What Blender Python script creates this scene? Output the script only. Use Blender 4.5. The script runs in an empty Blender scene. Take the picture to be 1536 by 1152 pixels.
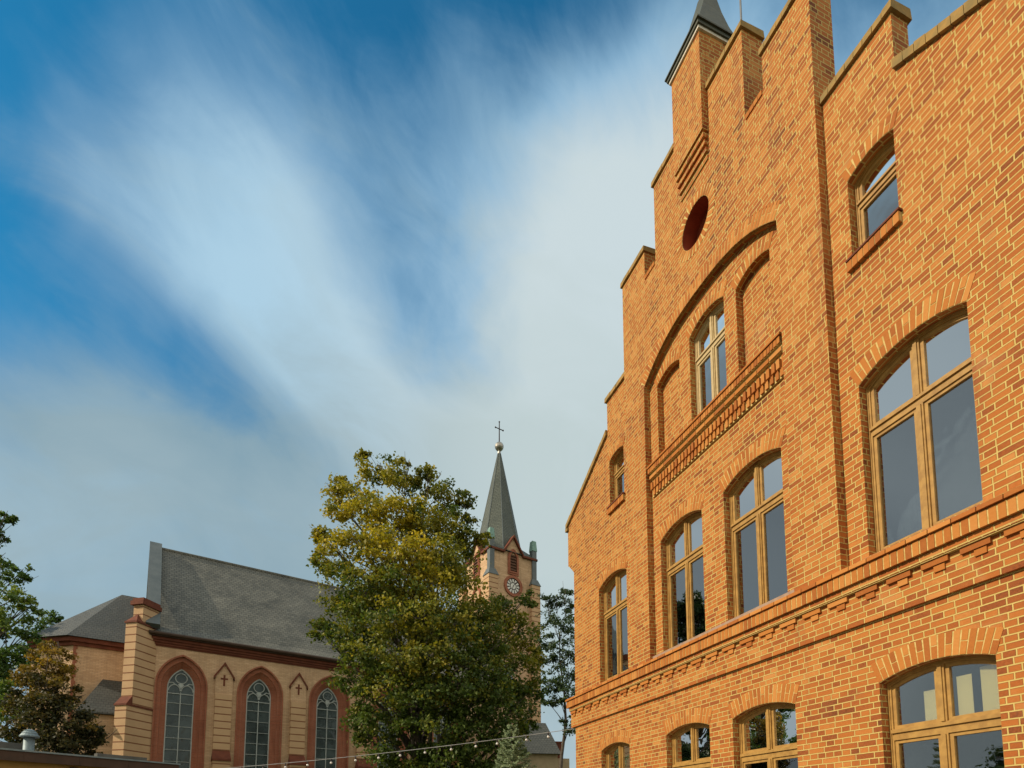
import bpy, bmesh, math, random
import numpy as np
from mathutils import Vector, Matrix

# ------------------------------------------------------------------ camera, sky, sun
SC = bpy.context.scene
COL = SC.collection
R = math.radians
cam_d = bpy.data.cameras.new("camera")
cam = bpy.data.objects.new("camera", cam_d)
COL.objects.link(cam)
SC.camera = cam
cam_d.sensor_fit = 'HORIZONTAL'
cam_d.sensor_width = 36.0
cam_d.lens = 874.1 / 1536 * 36
cam_d.shift_y = (1152.5 - 576) / 1536
cam_d.clip_end = 3000
cam.location = (0, 0, 1.6)
cam.rotation_euler = (R(90 + 5.547), 0, 0)

EXPO = 0.62
SC.view_settings.view_transform = 'Standard'
SC.view_settings.look = 'None'
SC.view_settings.exposure = EXPO
SC.view_settings.gamma = 1
SC.render.resolution_x, SC.render.resolution_y = 1024, 768

SUN_EL = R(33)
SUN_AZ = (-0.975, -0.224)
SUN_DIR = Vector((SUN_AZ[0] * math.cos(SUN_EL), SUN_AZ[1] * math.cos(SUN_EL), math.sin(SUN_EL)))
sl = bpy.data.lights.new("sun", 'SUN')
sl.energy = 3.0
sl.angle = R(0.5)
sl.color = (1.0, 0.86, 0.66)
so = bpy.data.objects.new("sun", sl)
COL.objects.link(so)
so.rotation_euler = SUN_DIR.to_track_quat('Z', 'Y').to_euler()


class NT:
    """small helper to wire shader nodes"""
    def __init__(self, tree):
        self.t = tree
    def n(self, typ, **kw):
        nd = self.t.nodes.new(typ)
        for k, v in kw.items():
            setattr(nd, k, v)
        return nd
    def put(self, sock, v):
        if v is None:
            return
        if hasattr(v, 'is_output'):
            self.t.links.new(v, sock)
        else:
            if sock.type == 'RGBA' and len(v) == 3:
                v = (*v, 1)
            sock.default_value = v
    def math(self, op, a, b=None, c=None, clamp=False):
        nd = self.n('ShaderNodeMath', operation=op, use_clamp=clamp)
        self.put(nd.inputs[0], a)
        self.put(nd.inputs[1], b)
        self.put(nd.inputs[2], c)
        return nd.outputs[0]
    def vmath(self, op, a, b=None):
        nd = self.n('ShaderNodeVectorMath', operation=op)
        self.put(nd.inputs[0], a)
        self.put(nd.inputs[1], b)
        return nd.outputs['Value'] if op in ('DOT_PRODUCT', 'LENGTH') else nd.outputs[0]
    def mix(self, f, a, b, blend='MIX'):
        nd = self.n('ShaderNodeMix', data_type='RGBA', blend_type=blend)
        nd.clamp_factor = True
        self.put(nd.inputs[0], f)
        self.put(nd.inputs[6], a)
        self.put(nd.inputs[7], b)
        return nd.outputs[2]
    def smooth(self, v, lo, hi, o0=0.0, o1=1.0):
        nd = self.n('ShaderNodeMapRange', interpolation_type='SMOOTHSTEP')
        self.put(nd.inputs[0], v)
        nd.inputs[1].default_value = lo
        nd.inputs[2].default_value = hi
        nd.inputs[3].default_value = o0
        nd.inputs[4].default_value = o1
        return nd.outputs[0]
    def noise(self, vec, scale, detail=4, rough=0.55, dist=0.0):
        nd = self.n('ShaderNodeTexNoise')
        self.put(nd.inputs['Vector'], vec)
        nd.inputs['Scale'].default_value = scale
        nd.inputs['Detail'].default_value = detail
        nd.inputs['Roughness'].default_value = rough
        nd.inputs['Distortion'].default_value = dist
        return nd.outputs[0]
    def sep(self, v):
        nd = self.n('ShaderNodeSeparateXYZ')
        self.put(nd.inputs[0], v)
        return nd.outputs
    def comb(self, x, y, z):
        nd = self.n('ShaderNodeCombineXYZ')
        for i, v in enumerate((x, y, z)):
            self.put(nd.inputs[i], v)
        return nd.outputs[0]
    def ramp(self, f, stops, interp='LINEAR'):
        nd = self.n('ShaderNodeValToRGB')
        nd.color_ramp.interpolation = interp
        el = nd.color_ramp.elements
        while len(el) < len(stops):
            el.new(0.5)
        for e, (p, c) in zip(el, stops):
            e.position = p
            e.color = (*c, 1)
        self.put(nd.inputs[0], f)
        return nd.outputs[0]


def build_world():
    w = bpy.data.worlds.new("World")
    SC.world = w
    w.use_nodes = True
    t = w.node_tree
    t.nodes.clear()
    N = NT(t)
    out = N.n('ShaderNodeOutputWorld')
    bg = N.n('ShaderNodeBackground')
    S = 0.1
    bg.inputs[1].default_value = S
    sky = N.n('ShaderNodeTexSky', sky_type='NISHITA')
    sky.sun_disc = False
    sky.sun_elevation = SUN_EL
    sky.sun_rotation = math.atan2(*SUN_AZ) % (2 * math.pi)
    sky.air_density = 1.0
    sky.dust_density = 0.6
    sky.ozone_density = 3.0
    k = 1 / (S * 2 ** EXPO)
    d = N.vmath('NORMALIZE', N.n('ShaderNodeTexCoord').outputs['Generated'])
    x, y, z = N.sep(d)[:3]
    # the cloud field lives on the sky sphere: x = eastward, b = upward across the south-west sky
    b = N.vmath('DOT_PRODUCT', d, (0.0, -0.67, 0.74))
    def field(ang, sx, sy, scale, detail, rough, dist, seed=0.0):
        ca, sa = math.cos(R(ang)), math.sin(R(ang))
        al = N.math('ADD', N.math('MULTIPLY', x, ca), N.math('MULTIPLY', b, sa))
        ac = N.math('SUBTRACT', N.math('MULTIPLY', b, ca), N.math('MULTIPLY', x, sa))
        return N.noise(N.comb(N.math('MULTIPLY', al, sx), N.math('MULTIPLY', ac, sy), seed), scale, detail, rough, dist)
    streak = field(-55, 1.9, 2.9, 2.1, 8, 0.54, 1.1)
    wisp = field(-50, 3.2, 4.8, 2.6, 8, 0.58, 1.3, 3.0)
    big = field(-40, 1.0, 1.6, 2.4, 3, 0.5, 0.4, 7.0)
    puff = field(-30, 1.0, 1.5, 5.0, 8, 0.58, 0.8, 11.0)
    # where cloud lies (positive) and where the sky is clear (negative): x, b, half length, half width, tilt, amount
    lobes = [(-.29, .09, .24, .11, -76, .50), (-.32, .0, .30, .08, -36, .40), (-.19, -.08, .22, .12, -45, .26),
             (.17, .03, .42, .24, 62, .52), (-.02, -.10, .30, .20, 0, .22), (.09, .13, .20, .12, 40, .16),
             (-.12, .33, .42, .17, 0, -.52), (.32, .30, .34, .14, 0, -.42), (-.60, .15, .32, .18, 82, -.58),
             (-.43, -.03, .20, .11, -40, -.28), (-.48, .27, .22, .12, 0, -.25), (-.10, .07, .26, .14, -72, -.16), (-.57, -.10, .26, .17, 0, .26)]
    acc = None
    for cx, cb, su, sv, an, amp in lobes:
        ca, sa = math.cos(R(an)), math.sin(R(an))
        u = N.math('MULTIPLY_ADD', x, ca / su, -(cx * ca + cb * sa) / su)
        u = N.math('MULTIPLY_ADD', b, sa / su, u)
        v = N.math('MULTIPLY_ADD', b, ca / sv, -(cb * ca - cx * sa) / sv)
        v = N.math('MULTIPLY_ADD', x, -sa / sv, v)
        r = N.math('SQRT', N.math('ADD', N.math('MULTIPLY', u, u), N.math('MULTIPLY', v, v)))
        s = N.smooth(r, 1.25, 0.0, 0.0, amp)
        acc = s if acc is None else N.math('ADD', acc, s)
    for v, wd, amp in (((-0.9, 0.25, 0.36), 18, 1.3), ((-0.83, -0.05, 0.56), 18, 1.0)):
        dp = N.vmath('DOT_PRODUCT', d, tuple(Vector(v).normalized()))
        acc = N.math('ADD', acc, N.smooth(dp, math.cos(R(wd * 1.7)), 1.0, 0.0, amp))
    low = N.smooth(b, 0.0, -0.22, 0.0, 0.30)
    acc = N.math('ADD', N.math('ADD', acc, low), 0.49)
    acc = N.math('ADD', acc, N.math('MULTIPLY_ADD', streak, 0.40, -0.20))
    acc = N.math('ADD', acc, N.math('MULTIPLY_ADD', wisp, 0.24, -0.12))
    acc = N.math('ADD', acc, N.math('MULTIPLY_ADD', big, 0.50, -0.25))
    acc = N.math('ADD', acc, N.math('MULTIPLY_ADD', puff, 0.40, -0.20))
    back = N.smooth(N.math('SUBTRACT', N.math('MULTIPLY', x, 0.35), y), -0.25, 0.35)
    west = N.smooth(N.math('ADD', x, N.math('MULTIPLY_ADD', puff, 0.12, -0.06)), -0.635, -0.72)
    cover = N.math('ADD', N.math('MULTIPLY_ADD', west, 0.6, acc), back, clamp=True)
    blue = N.mix(1.0, sky.outputs[0], (0.10, 0.74, 0.86), 'MULTIPLY')
    warm = N.smooth(x, -0.36, 0.04)
    pale = N.mix(warm, (0.165 * k, 0.34 * k, 0.53 * k), (0.28 * k, 0.48 * k, 0.66 * k))
    white = N.mix(warm, (0.42 * k, 0.63 * k, 0.78 * k), (0.60 * k, 0.70 * k, 0.73 * k))
    lowg = N.math('ADD', N.smooth(b, 0.06, -0.16, 0.0, 1.0), N.math('MULTIPLY_ADD', puff, 1.6, -0.8), clamp=True)
    pale = N.mix(lowg, pale, (0.24 * k, 0.37 * k, 0.45 * k))
    grey = N.mix(warm, (0.33 * k, 0.45 * k, 0.51 * k), (0.53 * k, 0.63 * k, 0.64 * k))
    white = N.mix(lowg, white, grey)
    white = N.mix(west, white, N.mix(big, (0.17 * k, 0.21 * k, 0.24 * k), (0.40 * k, 0.46 * k, 0.48 * k)))
    pale = N.mix(west, pale, (0.27 * k, 0.34 * k, 0.39 * k))
    # bright cloud bank added behind the viewer as fill for the shaded church walls
    white = N.mix(back, white, (0.96 * k, 0.93 * k, 0.84 * k))
    c = N.mix(N.smooth(cover, -0.05, 0.58), blue, pale)
    c = N.mix(N.smooth(cover, 0.36, 1.05), c, white)
    N.put(bg.inputs[0], c)
    t.links.new(bg.outputs[0], out.inputs[0])


build_world()

# ------------------------------------------------------------------ helpers
def link(o, parent=None):
    COL.objects.link(o)
    if parent is not None:
        o.parent = parent
    return o


def tag(o, label=None, cat=None, group=None, kind=None):
    for k, v in (('label', label), ('category', cat), ('group', group), ('kind', kind)):
        if v:
            o[k] = v
    return o


def thing(name, loc, rz, label, cat, group=None):
    o = bpy.data.objects.new(name, None)
    o.empty_display_size = 0.3
    link(o)
    o.location = loc
    o.rotation_euler = (0, 0, rz)
    return tag(o, label, cat, group)


class MB:
    """collects shapes into one mesh"""
    def __init__(self):
        self.bm = bmesh.new()
    def hexa(self, P):
        v = [self.bm.verts.new(p) for p in P]
        for f in ((0, 3, 2, 1), (4, 5, 6, 7), (0, 1, 5, 4), (1, 2, 6, 5), (2, 3, 7, 6), (3, 0, 4, 7)):
            self.bm.faces.new([v[i] for i in f])
        return self
    def box(self, x0, x1, y0, y1, z0, z1):
        return self.hexa([(x0, y0, z0), (x1, y0, z0), (x1, y1, z0), (x0, y1, z0),
                          (x0, y0, z1), (x1, y0, z1), (x1, y1, z1), (x0, y1, z1)])
    def poly(self, pts):
        self.bm.faces.new([self.bm.verts.new(p) for p in pts])
        return self
    def prism_xz(self, pts, y0, y1):
        """convex outline in xz, extruded along y"""
        a = [self.bm.verts.new((p[0], y0, p[1])) for p in pts]
        b = [self.bm.verts.new((p[0], y1, p[1])) for p in pts]
        n = len(pts)
        self.bm.faces.new(a)
        self.bm.faces.new(b[::-1])
        for i in range(n):
            self.bm.faces.new((a[i], b[i], b[(i + 1) % n], a[(i + 1) % n]))
        return self
    def prism_xy(self, pts, z0, z1, top=None):
        a = [self.bm.verts.new((p[0], p[1], z0)) for p in pts]
        tp = top or pts
        b = [self.bm.verts.new((p[0], p[1], z1)) for p in tp]
        n = len(pts)
        self.bm.faces.new(a[::-1])
        self.bm.faces.new(b)
        for i in range(n):
            self.bm.faces.new((a[i], a[(i + 1) % n], b[(i + 1) % n], b[i]))
        return self
    def plate(self, outer, holes, y0, y1):
        """flat outline in xz with holes, between y0 and y1"""
        cu = bpy.data.curves.new("outline", 'CURVE')
        cu.dimensions = '2D'
        cu.fill_mode = 'BOTH'
        cu.extrude = abs(y1 - y0) / 2
        for ring in [outer] + list(holes):
            s = cu.splines.new('POLY')
            s.points.add(len(ring) - 1)
            for q, (a, b) in zip(s.points, ring):
                q.co = (a, b, 0, 1)
            s.use_cyclic_u = True
        ob = bpy.data.objects.new("outline", cu)
        COL.objects.link(ob)
        dg = bpy.context.evaluated_depsgraph_get()
        me = bpy.data.meshes.new_from_object(ob.evaluated_get(dg))
        ym = (y0 + y1) / 2
        for v in me.vertices:
            v.co = (v.co.x, ym + v.co.z, v.co.y)
        self.bm.from_mesh(me)
        bpy.data.objects.remove(ob)
        bpy.data.curves.remove(cu)
        bpy.data.meshes.remove(me)
        return self
    def tube(self, pts, rad, seg=8):
        rings = []
        n = len(pts)
        pts = [Vector(p) for p in pts]
        if not hasattr(rad, '__len__'):
            rad = [rad] * n
        for i, p in enumerate(pts):
            t = (pts[min(i + 1, n - 1)] - pts[max(i - 1, 0)]).normalized()
            a = t.orthogonal().normalized() if i == 0 else (pa - t * pa.dot(t)).normalized()
            pa = a
            b = t.cross(a)
            rings.append([self.bm.verts.new(p + (a * math.cos(2 * math.pi * k / seg) + b * math.sin(2 * math.pi * k / seg)) * rad[i]) for k in range(seg)])
        for r0, r1 in zip(rings, rings[1:]):
            for k in range(seg):
                self.bm.faces.new((r0[k], r0[(k + 1) % seg], r1[(k + 1) % seg], r1[k]))
        self.bm.faces.new(rings[0][::-1])
        self.bm.faces.new(rings[-1])
        return self
    def lathe(self, c, prof, seg=20):
        rings = []
        for r, z in prof:
            rings.append([self.bm.verts.new((c[0] + r * math.cos(2 * math.pi * k / seg), c[1] + r * math.sin(2 * math.pi * k / seg), c[2] + z)) for k in range(seg)])
        for r0, r1 in zip(rings, rings[1:]):
            for k in range(seg):
                self.bm.faces.new((r0[k], r0[(k + 1) % seg], r1[(k + 1) % seg], r1[k]))
        self.bm.faces.new(rings[0][::-1])
        self.bm.faces.new(rings[-1])
        return self
    def ball(self, c, r, u=12, v=8):
        return self.lathe(c, [(max(r * math.sin(math.pi * i / v), r * 0.02), -r * math.cos(math.pi * i / v)) for i in range(v + 1)], u)
    def ring_bricks(self, path, length, wid, gap, y0, y1, split=True, seed=0):
        """soldier bricks standing on a polyline path in xz [(x,z)], pointing to the outside normal"""
        rnd = random.Random(seed)
        P = [Vector((a, 0, b)) for a, b in path]
        L = [0]
        for a, b in zip(P, P[1:]):
            L.append(L[-1] + (b - a).length)
        def at(s):
            s = min(max(s, 0), L[-1])
            for i in range(len(P) - 1):
                if s <= L[i + 1] + 1e-9:
                    f = (s - L[i]) / (L[i + 1] - L[i])
                    t = (P[i + 1] - P[i]).normalized()
                    return P[i].lerp(P[i + 1], f), t
        n = max(3, round(L[-1] / wid))
        st = L[-1] / n
        for k in range(n):
            c, _ = at((k + .5) * st)
            c0, _ = at(max((k + .5) * st - 0.12, 0))
            c1, _ = at(min((k + .5) * st + 0.12, L[-1]))
            t = (c1 - c0).normalized()
            nn = Vector((-t.z, 0, t.x))
            parts = [(0.004, length)]
            if split and k % 2:
                m = length * (0.5 if (k // 2) % 2 else 0.55)
                parts = [(0.004, m - gap / 2), (m + gap / 2, length)]
            for a, b in parts:
                h = st / 2 - gap / 2
                fl = 1 + (length / max(L[-1], .1)) * 0.25
                j = rnd.uniform(-.0015, .0015)
                q = [c + t * -h + nn * a, c + t * h + nn * a, c + t * h * fl + nn * b, c - t * h * fl + nn * b]
                self.hexa([(v.x, y0 + j, v.z) for v in q] + [(v.x, y1, v.z) for v in q])
        return self
    def build(self, name, mat, parent=None, smooth=False, bevel=0.0):
        bmesh.ops.recalc_face_normals(self.bm, faces=self.bm.faces)
        me = bpy.data.meshes.new(name)
        self.bm.to_mesh(me)
        self.bm.free()
        for p in me.polygons:
            p.use_smooth = smooth
        me.materials.append(mat)
        o = bpy.data.objects.new(name, me)
        link(o, parent)
        if bevel:
            md = o.modifiers.new("bevel", 'BEVEL')
            md.width = bevel
            md.segments = 1
            md.limit_method = 'ANGLE'
        return o


def arc(x0, x1, zs, rise, n=14):
    """segmental arch from (x0,zs) to (x1,zs)"""
    w = (x1 - x0) / 2
    r = (w * w + rise * rise) / (2 * rise)
    cx, cz = (x0 + x1) / 2, zs + rise - r
    a = math.asin(w / r)
    return [(cx + r * math.sin(-a + 2 * a * i / n), cz + r * math.cos(-a + 2 * a * i / n)) for i in range(n + 1)]


def pointed(cx, w, zs, za, n=9):
    """pointed arch, left spring to right spring; two arcs meeting at za"""
    h = za - zs
    r = (w * w + h * h) / (2 * w)
    a0 = math.acos((r - w) / r)
    L = [(cx - w + r - r * math.cos(a0 * i / n), zs + r * math.sin(a0 * i / n)) for i in range(n + 1)]
    return L + [(2 * cx - x, z) for x, z in L[-2::-1]]


# ------------------------------------------------------------------ materials
M = {}


def pbsdf(name, col, rough=0.8, spec=0.3, metal=0.0):
    m = bpy.data.materials.new(name)
    m.use_nodes = True
    b = m.node_tree.nodes['Principled BSDF']
    b.inputs['Base Color'].default_value = (*col, 1)
    b.inputs['Roughness'].default_value = rough
    b.inputs['Specular IOR Level'].default_value = spec
    b.inputs['Metallic'].default_value = metal
    M[name] = m
    return m, NT(m.node_tree), b


def boxcoord(N):
    """object coordinates mapped on the dominant axis: (along, up)"""
    tc = N.n('ShaderNodeTexCoord')
    nx, ny, nz = [N.math('ABSOLUTE', s) for s in N.sep(tc.outputs['Normal'])[:3]]
    x, y, z = N.sep(tc.outputs['Object'])[:3]
    fx = N.math('GREATER_THAN', nx, 0.71)
    fz = N.math('GREATER_THAN', nz, 0.71)
    u = N.math('ADD', N.math('MULTIPLY', x, N.math('SUBTRACT', 1.0, fx)), N.math('MULTIPLY', y, fx))
    v = N.math('ADD', N.math('MULTIPLY', z, N.math('SUBTRACT', 1.0, fz)), N.math('MULTIPLY', y, fz))
    return N.comb(u, v, 0.0), tc


def bump(N, b, h, dist, strength=1.0):
    nd = N.n('ShaderNodeBump')
    nd.inputs['Strength'].default_value = strength
    nd.inputs['Distance'].default_value = dist
    N.put(nd.inputs['Height'], h)
    N.t.links.new(nd.outputs[0], b.inputs['Normal'])


BRICK_STOPS = [(0.0, (0.150, 0.048, 0.0176)), (0.10, (0.238, 0.067, 0.0194)), (0.32, (0.343, 0.102, 0.0229)),
               (0.62, (0.396, 0.129, 0.0273)), (0.85, (0.440, 0.157, 0.0352)), (1.0, (0.484, 0.205, 0.0563))]
ARCH_STOPS = [(0.0, (0.306, 0.096, 0.0216)), (0.3, (0.387, 0.133, 0.0270)), (0.7, (0.441, 0.166, 0.0342)), (1.0, (0.495, 0.212, 0.0540))]


def mat_school_brick():
    m, N, b = pbsdf('school_brick', (0.4, 0.15, 0.05), 0.86, 0.2)
    v, tc = boxcoord(N)
    wob = N.noise(tc.outputs['Object'], 5.0, 2)
    vv = N.vmath('ADD', v, N.comb(N.math('MULTIPLY_ADD', wob, 0.010, -0.005), N.math('MULTIPLY_ADD', N.noise(tc.outputs['Object'], 3.1, 2), 0.012, -0.006), 0.0))
    row = N.math('FLOOR', N.math('DIVIDE', N.sep(vv)[1], 0.0787))
    wn = N.n('ShaderNodeTexWhiteNoise', noise_dimensions='1D')
    N.put(wn.inputs['W'], row)
    vv = N.vmath('ADD', vv, N.comb(N.math('MULTIPLY_ADD', wn.outputs['Value'], 0.09, 51.955), 78.7, 0.0))
    br = N.n('ShaderNodeTexBrick')
    br.offset = 0.5
    br.offset_frequency = 2
    br.squash = 0.5
    br.squash_frequency = 2
    N.put(br.inputs['Vector'], vv)
    br.inputs['Color1'].default_value = (0, 0, 0, 1)
    br.inputs['Color2'].default_value = (1, 1, 1, 1)
    br.inputs['Mortar'].default_value = (0.5, 0.5, 0.5, 1)
    br.inputs['Scale'].default_value = 1
    br.inputs['Mortar Size'].default_value = 0.0084
    br.inputs['Mortar Smooth'].default_value = 0.15
    br.inputs['Bias'].default_value = 0.0
    br.inputs['Brick Width'].default_value = 0.26
    br.inputs['Row Height'].default_value = 0.0787
    fac = br.outputs['Fac']
    big = N.noise(tc.outputs['Object'], 0.55, 4, 0.6)
    fine = N.noise(tc.outputs['Object'], 38, 5, 0.65)
    rv = N.math('MULTIPLY_ADD', br.outputs['Color'], 0.88, 0.10)
    rv = N.math('ADD', rv, N.math('MULTIPLY_ADD', fine, 0.5, -0.25))
    rv = N.math('ADD', rv, N.math('MULTIPLY_ADD', big, 0.95, -0.47), clamp=True)
    bc = N.ramp(rv, BRICK_STOPS)
    mc = N.mix(N.noise(tc.outputs['Object'], 7, 3), (0.43, 0.30, 0.082), (0.62, 0.47, 0.165))
    # dark lines along the brick arrises: joint shade painted into the colour
    b2 = N.n('ShaderNodeTexBrick')
    b2.offset, b2.offset_frequency, b2.squash, b2.squash_frequency = 0.5, 2, 0.5, 2
    N.put(b2.inputs['Vector'], N.vmath('ADD', vv, (0.002, 0.004, 0.0)))
    b2.inputs['Scale'].default_value = 1
    b2.inputs['Mortar Size'].default_value = 0.0118
    b2.inputs['Mortar Smooth'].default_value = 0.4
    b2.inputs['Brick Width'].default_value = 0.26
    b2.inputs['Row Height'].default_value = 0.0787
    bc = N.mix(N.math('MULTIPLY', b2.outputs['Fac'], 0.62), bc, (0.13, 0.040, 0.016))
    c = N.mix(fac, bc, mc)
    stain = N.smooth(N.noise(tc.outputs['Object'], 1.3, 5, 0.6, 0.5), 0.60, 0.78)
    c = N.mix(N.math('MULTIPLY', stain, 0.30), c, (0.55, 0.34, 0.16))
    dirt = N.smooth(N.noise(tc.outputs['Object'], 0.9, 6, 0.65, 1.0), 0.58, 0.80)
    c = N.mix(N.math('MULTIPLY', dirt, 0.55), c, (0.20, 0.075, 0.038))
    run = N.noise(N.vmath('MULTIPLY', tc.outputs['Object'], (4.5, 4.5, 0.35)), 1.0, 6, 0.62)
    c = N.mix(N.smooth(run, 0.54, 0.78, 0.0, 0.42), c, (0.17, 0.068, 0.036))
    N.put(b.inputs['Base Color'], c)
    h = N.math('ADD', N.math('SUBTRACT', 1.0, fac), N.math('MULTIPLY', fine, 0.35))
    bump(N, b, h, 0.010, 1.0)


def mat_single_brick(name, stops, var=1.0):
    m, N, b = pbsdf(name, (0.4, 0.15, 0.05), 0.85, 0.2)
    g = N.n('ShaderNodeNewGeometry')
    tc = N.n('ShaderNodeTexCoord')
    fine = N.noise(tc.outputs['Object'], 30, 5, 0.65)
    rv = N.math('ADD', g.outputs['Random Per Island'], N.math('MULTIPLY_ADD', fine, 0.5, -0.25), clamp=True)
    N.put(b.inputs['Base Color'], N.ramp(rv, stops))
    bump(N, b, fine, 0.004, 0.7)


def mat_noise(name, c0, c1, scale, rough=0.85, bumpd=0.0, spec=0.25, metal=0.0, detail=5):
    m, N, b = pbsdf(name, c0, rough, spec, metal)
    tc = N.n('ShaderNodeTexCoord')
    f = N.noise(tc.outputs['Object'], scale, detail, 0.6)
    N.put(b.inputs['Base Color'], N.mix(N.smooth(f, 0.3, 0.7), c0, c1))
    if bumpd:
        bump(N, b, f, bumpd, 0.8)


def mat_church_brick(name, c0, c1, mortar, row=0.085, width=0.27, ms=0.010):
    m, N, b = pbsdf(name, c0, 0.88, 0.2)
    v, tc = boxcoord(N)
    br = N.n('ShaderNodeTexBrick')
    br.offset = 0.5
    N.put(br.inputs['Vector'], v)
    br.inputs['Color1'].default_value = (*c0, 1)
    br.inputs['Color2'].default_value = (*c1, 1)
    br.inputs['Mortar'].default_value = (*mortar, 1)
    br.inputs['Scale'].default_value = 1
    br.inputs['Mortar Size'].default_value = ms
    br.inputs['Brick Width'].default_value = width
    br.inputs['Row Height'].default_value = row
    big = N.noise(tc.outputs['Object'], 0.7, 5, 0.62)
    rows = N.noise(N.vmath('MULTIPLY', tc.outputs['Object'], (0.25, 0.25, 7.0)), 1.0, 3)
    c = N.mix(N.smooth(big, 0.35, 0.75, 0.0, 0.55), br.outputs['Color'], tuple(q * 0.58 for q in c0))
    drip = N.noise(N.vmath('MULTIPLY', tc.outputs['Object'], (1.6, 1.6, 0.2)), 1.0, 6, 0.65)
    c = N.mix(N.smooth(drip, 0.50, 0.72, 0.0, 0.55), c, tuple(q * 0.5 for q in c0))
    c = N.mix(N.smooth(rows, 0.5, 0.8, 0.0, 0.5), c, tuple(q * 1.22 for q in c1))
    N.put(b.inputs['Base Color'], c)
    bump(N, b, N.math('SUBTRACT', 1.0, br.outputs['Fac']), 0.006, 0.8)


def mat_banded():
    """yellow church brick with a dark red projecting course every 0.425 m"""
    m, N, b = pbsdf('banded_brick', (0.4, 0.25, 0.1), 0.88, 0.2)
    tc = N.n('ShaderNodeTexCoord')
    z = N.sep(tc.outputs['Object'])[2]
    fr = N.math('FRACT', N.math('DIVIDE', z, 0.425))
    ln = N.math('LESS_THAN', fr, 0.15)
    big = N.noise(tc.outputs['Object'], 1.1, 5, 0.62)
    c = N.mix(big, (0.60, 0.40, 0.225), (0.41, 0.26, 0.14))
    c = N.mix(N.math('MULTIPLY', ln, 0.8), c, (0.17, 0.055, 0.022))
    N.put(b.inputs['Base Color'], c)
    bump(N, b, ln, 0.03, 1.0)


def mat_slate(name, c0, c1, row=0.17, width=0.24):
    m, N, b = pbsdf(name, c0, 0.62, 0.4)
    tc = N.n('ShaderNodeTexCoord')
    x, y, z = N.sep(tc.outputs['Object'])[:3]
    nx = N.math('ABSOLUTE', N.sep(tc.outputs['Normal'])[0])
    fx = N.math('GREATER_THAN', nx, 0.5)
    u = N.math('ADD', N.math('MULTIPLY', x, N.math('SUBTRACT', 1.0, fx)), N.math('MULTIPLY', y, fx))
    wob = N.noise(tc.outputs['Object'], 1.4, 4, 0.6)
    vz = N.math('ADD', N.math('MULTIPLY', z, 1.28), N.math('MULTIPLY_ADD', wob, 0.10, -0.05))
    br = N.n('ShaderNodeTexBrick')
    br.offset = 0.5
    N.put(br.inputs['Vector'], N.comb(u, vz, 0.0))
    br.inputs['Color1'].default_value = (0.1, 0.1, 0.1, 1)
    br.inputs['Color2'].default_value = (0.9, 0.9, 0.9, 1)
    br.inputs['Mortar'].default_value = (0.0, 0.0, 0.0, 1)
    br.inputs['Scale'].default_value = 1
    br.inputs['Mortar Size'].default_value = 0.014
    br.inputs['Mortar Smooth'].default_value = 0.3
    br.inputs['Brick Width'].default_value = width
    br.inputs['Row Height'].default_value = row
    big = N.noise(tc.outputs['Object'], 0.45, 7, 0.68, 0.5)
    f = N.math('ADD', N.math('MULTIPLY', br.outputs['Color'], 0.45), N.math('MULTIPLY_ADD', big, 1.8, -0.66), clamp=True)
    c = N.mix(f, c0, c1)
    c = N.mix(N.math('MULTIPLY', br.outputs['Fac'], 0.8), c, tuple(q * 0.25 for q in c0))
    miss = N.math('GREATER_THAN', N.noise(N.vmath('MULTIPLY', tc.outputs['Object'], (1.3, 3.4, 3.4)), 1.0, 5, 0.75), 0.66)
    c = N.mix(N.math('MULTIPLY', miss, 0.55), c, (0.025, 0.024, 0.02))
    N.put(b.inputs['Base Color'], c)
    saw = N.math('FRACT', N.math('DIVIDE', vz, row))
    bump(N, b, N.math('SUBTRACT', N.math('MULTIPLY', br.outputs['Color'], 0.3), saw), 0.03, 0.9)


def mat_glass(name, refl, dark=(0.75, 0.75, 0.72), rough=0.0, tint=(1, 1, 1), wave=0.0, sky_grey=0.0):
    m = bpy.data.materials.new(name)
    m.use_nodes = True
    t = m.node_tree
    t.nodes.clear()
    N = NT(t)
    out = N.n('ShaderNodeOutputMaterial')
    mx = N.n('ShaderNodeMixShader')
    tr = N.n('ShaderNodeBsdfTransparent')
    gl = N.n('ShaderNodeBsdfGlossy')
    tr.inputs[0].default_value = (*dark, 1)
    gl.inputs['Color'].default_value = (*tint, 1)
    gl.inputs['Roughness'].default_value = rough
    fr = N.n('ShaderNodeFresnel')
    fr.inputs[0].default_value = 1.5
    N.put(mx.inputs[0], N.math('ADD', fr.outputs[0], refl, clamp=True))
    if sky_grey:
        df = N.n('ShaderNodeBsdfDiffuse')
        df.inputs[0].default_value = (0.11, 0.145, 0.145, 1)  # grey of the reflected sky, painted into the panes as diffuse colour
        m2 = N.n('ShaderNodeMixShader')
        N.put(m2.inputs[0], N.math('MULTIPLY', N.noise(N.n('ShaderNodeTexCoord').outputs['Object'], 1.2, 4), sky_grey * 2))
        t.links.new(tr.outputs[0], m2.inputs[1])
        t.links.new(df.outputs[0], m2.inputs[2])
        tr = m2
    t.links.new(tr.outputs[0], mx.inputs[1])
    t.links.new(gl.outputs[0], mx.inputs[2])
    t.links.new(mx.outputs[0], out.inputs[0])
    if wave:
        tc = N.n('ShaderNodeTexCoord')
        bp = N.n('ShaderNodeBump')
        bp.inputs['Distance'].default_value = wave
        N.put(bp.inputs['Height'], N.noise(tc.outputs['Object'], 2.2, 2))
        t.links.new(bp.outputs[0], gl.inputs['Normal'])
    M[name] = m


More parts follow.
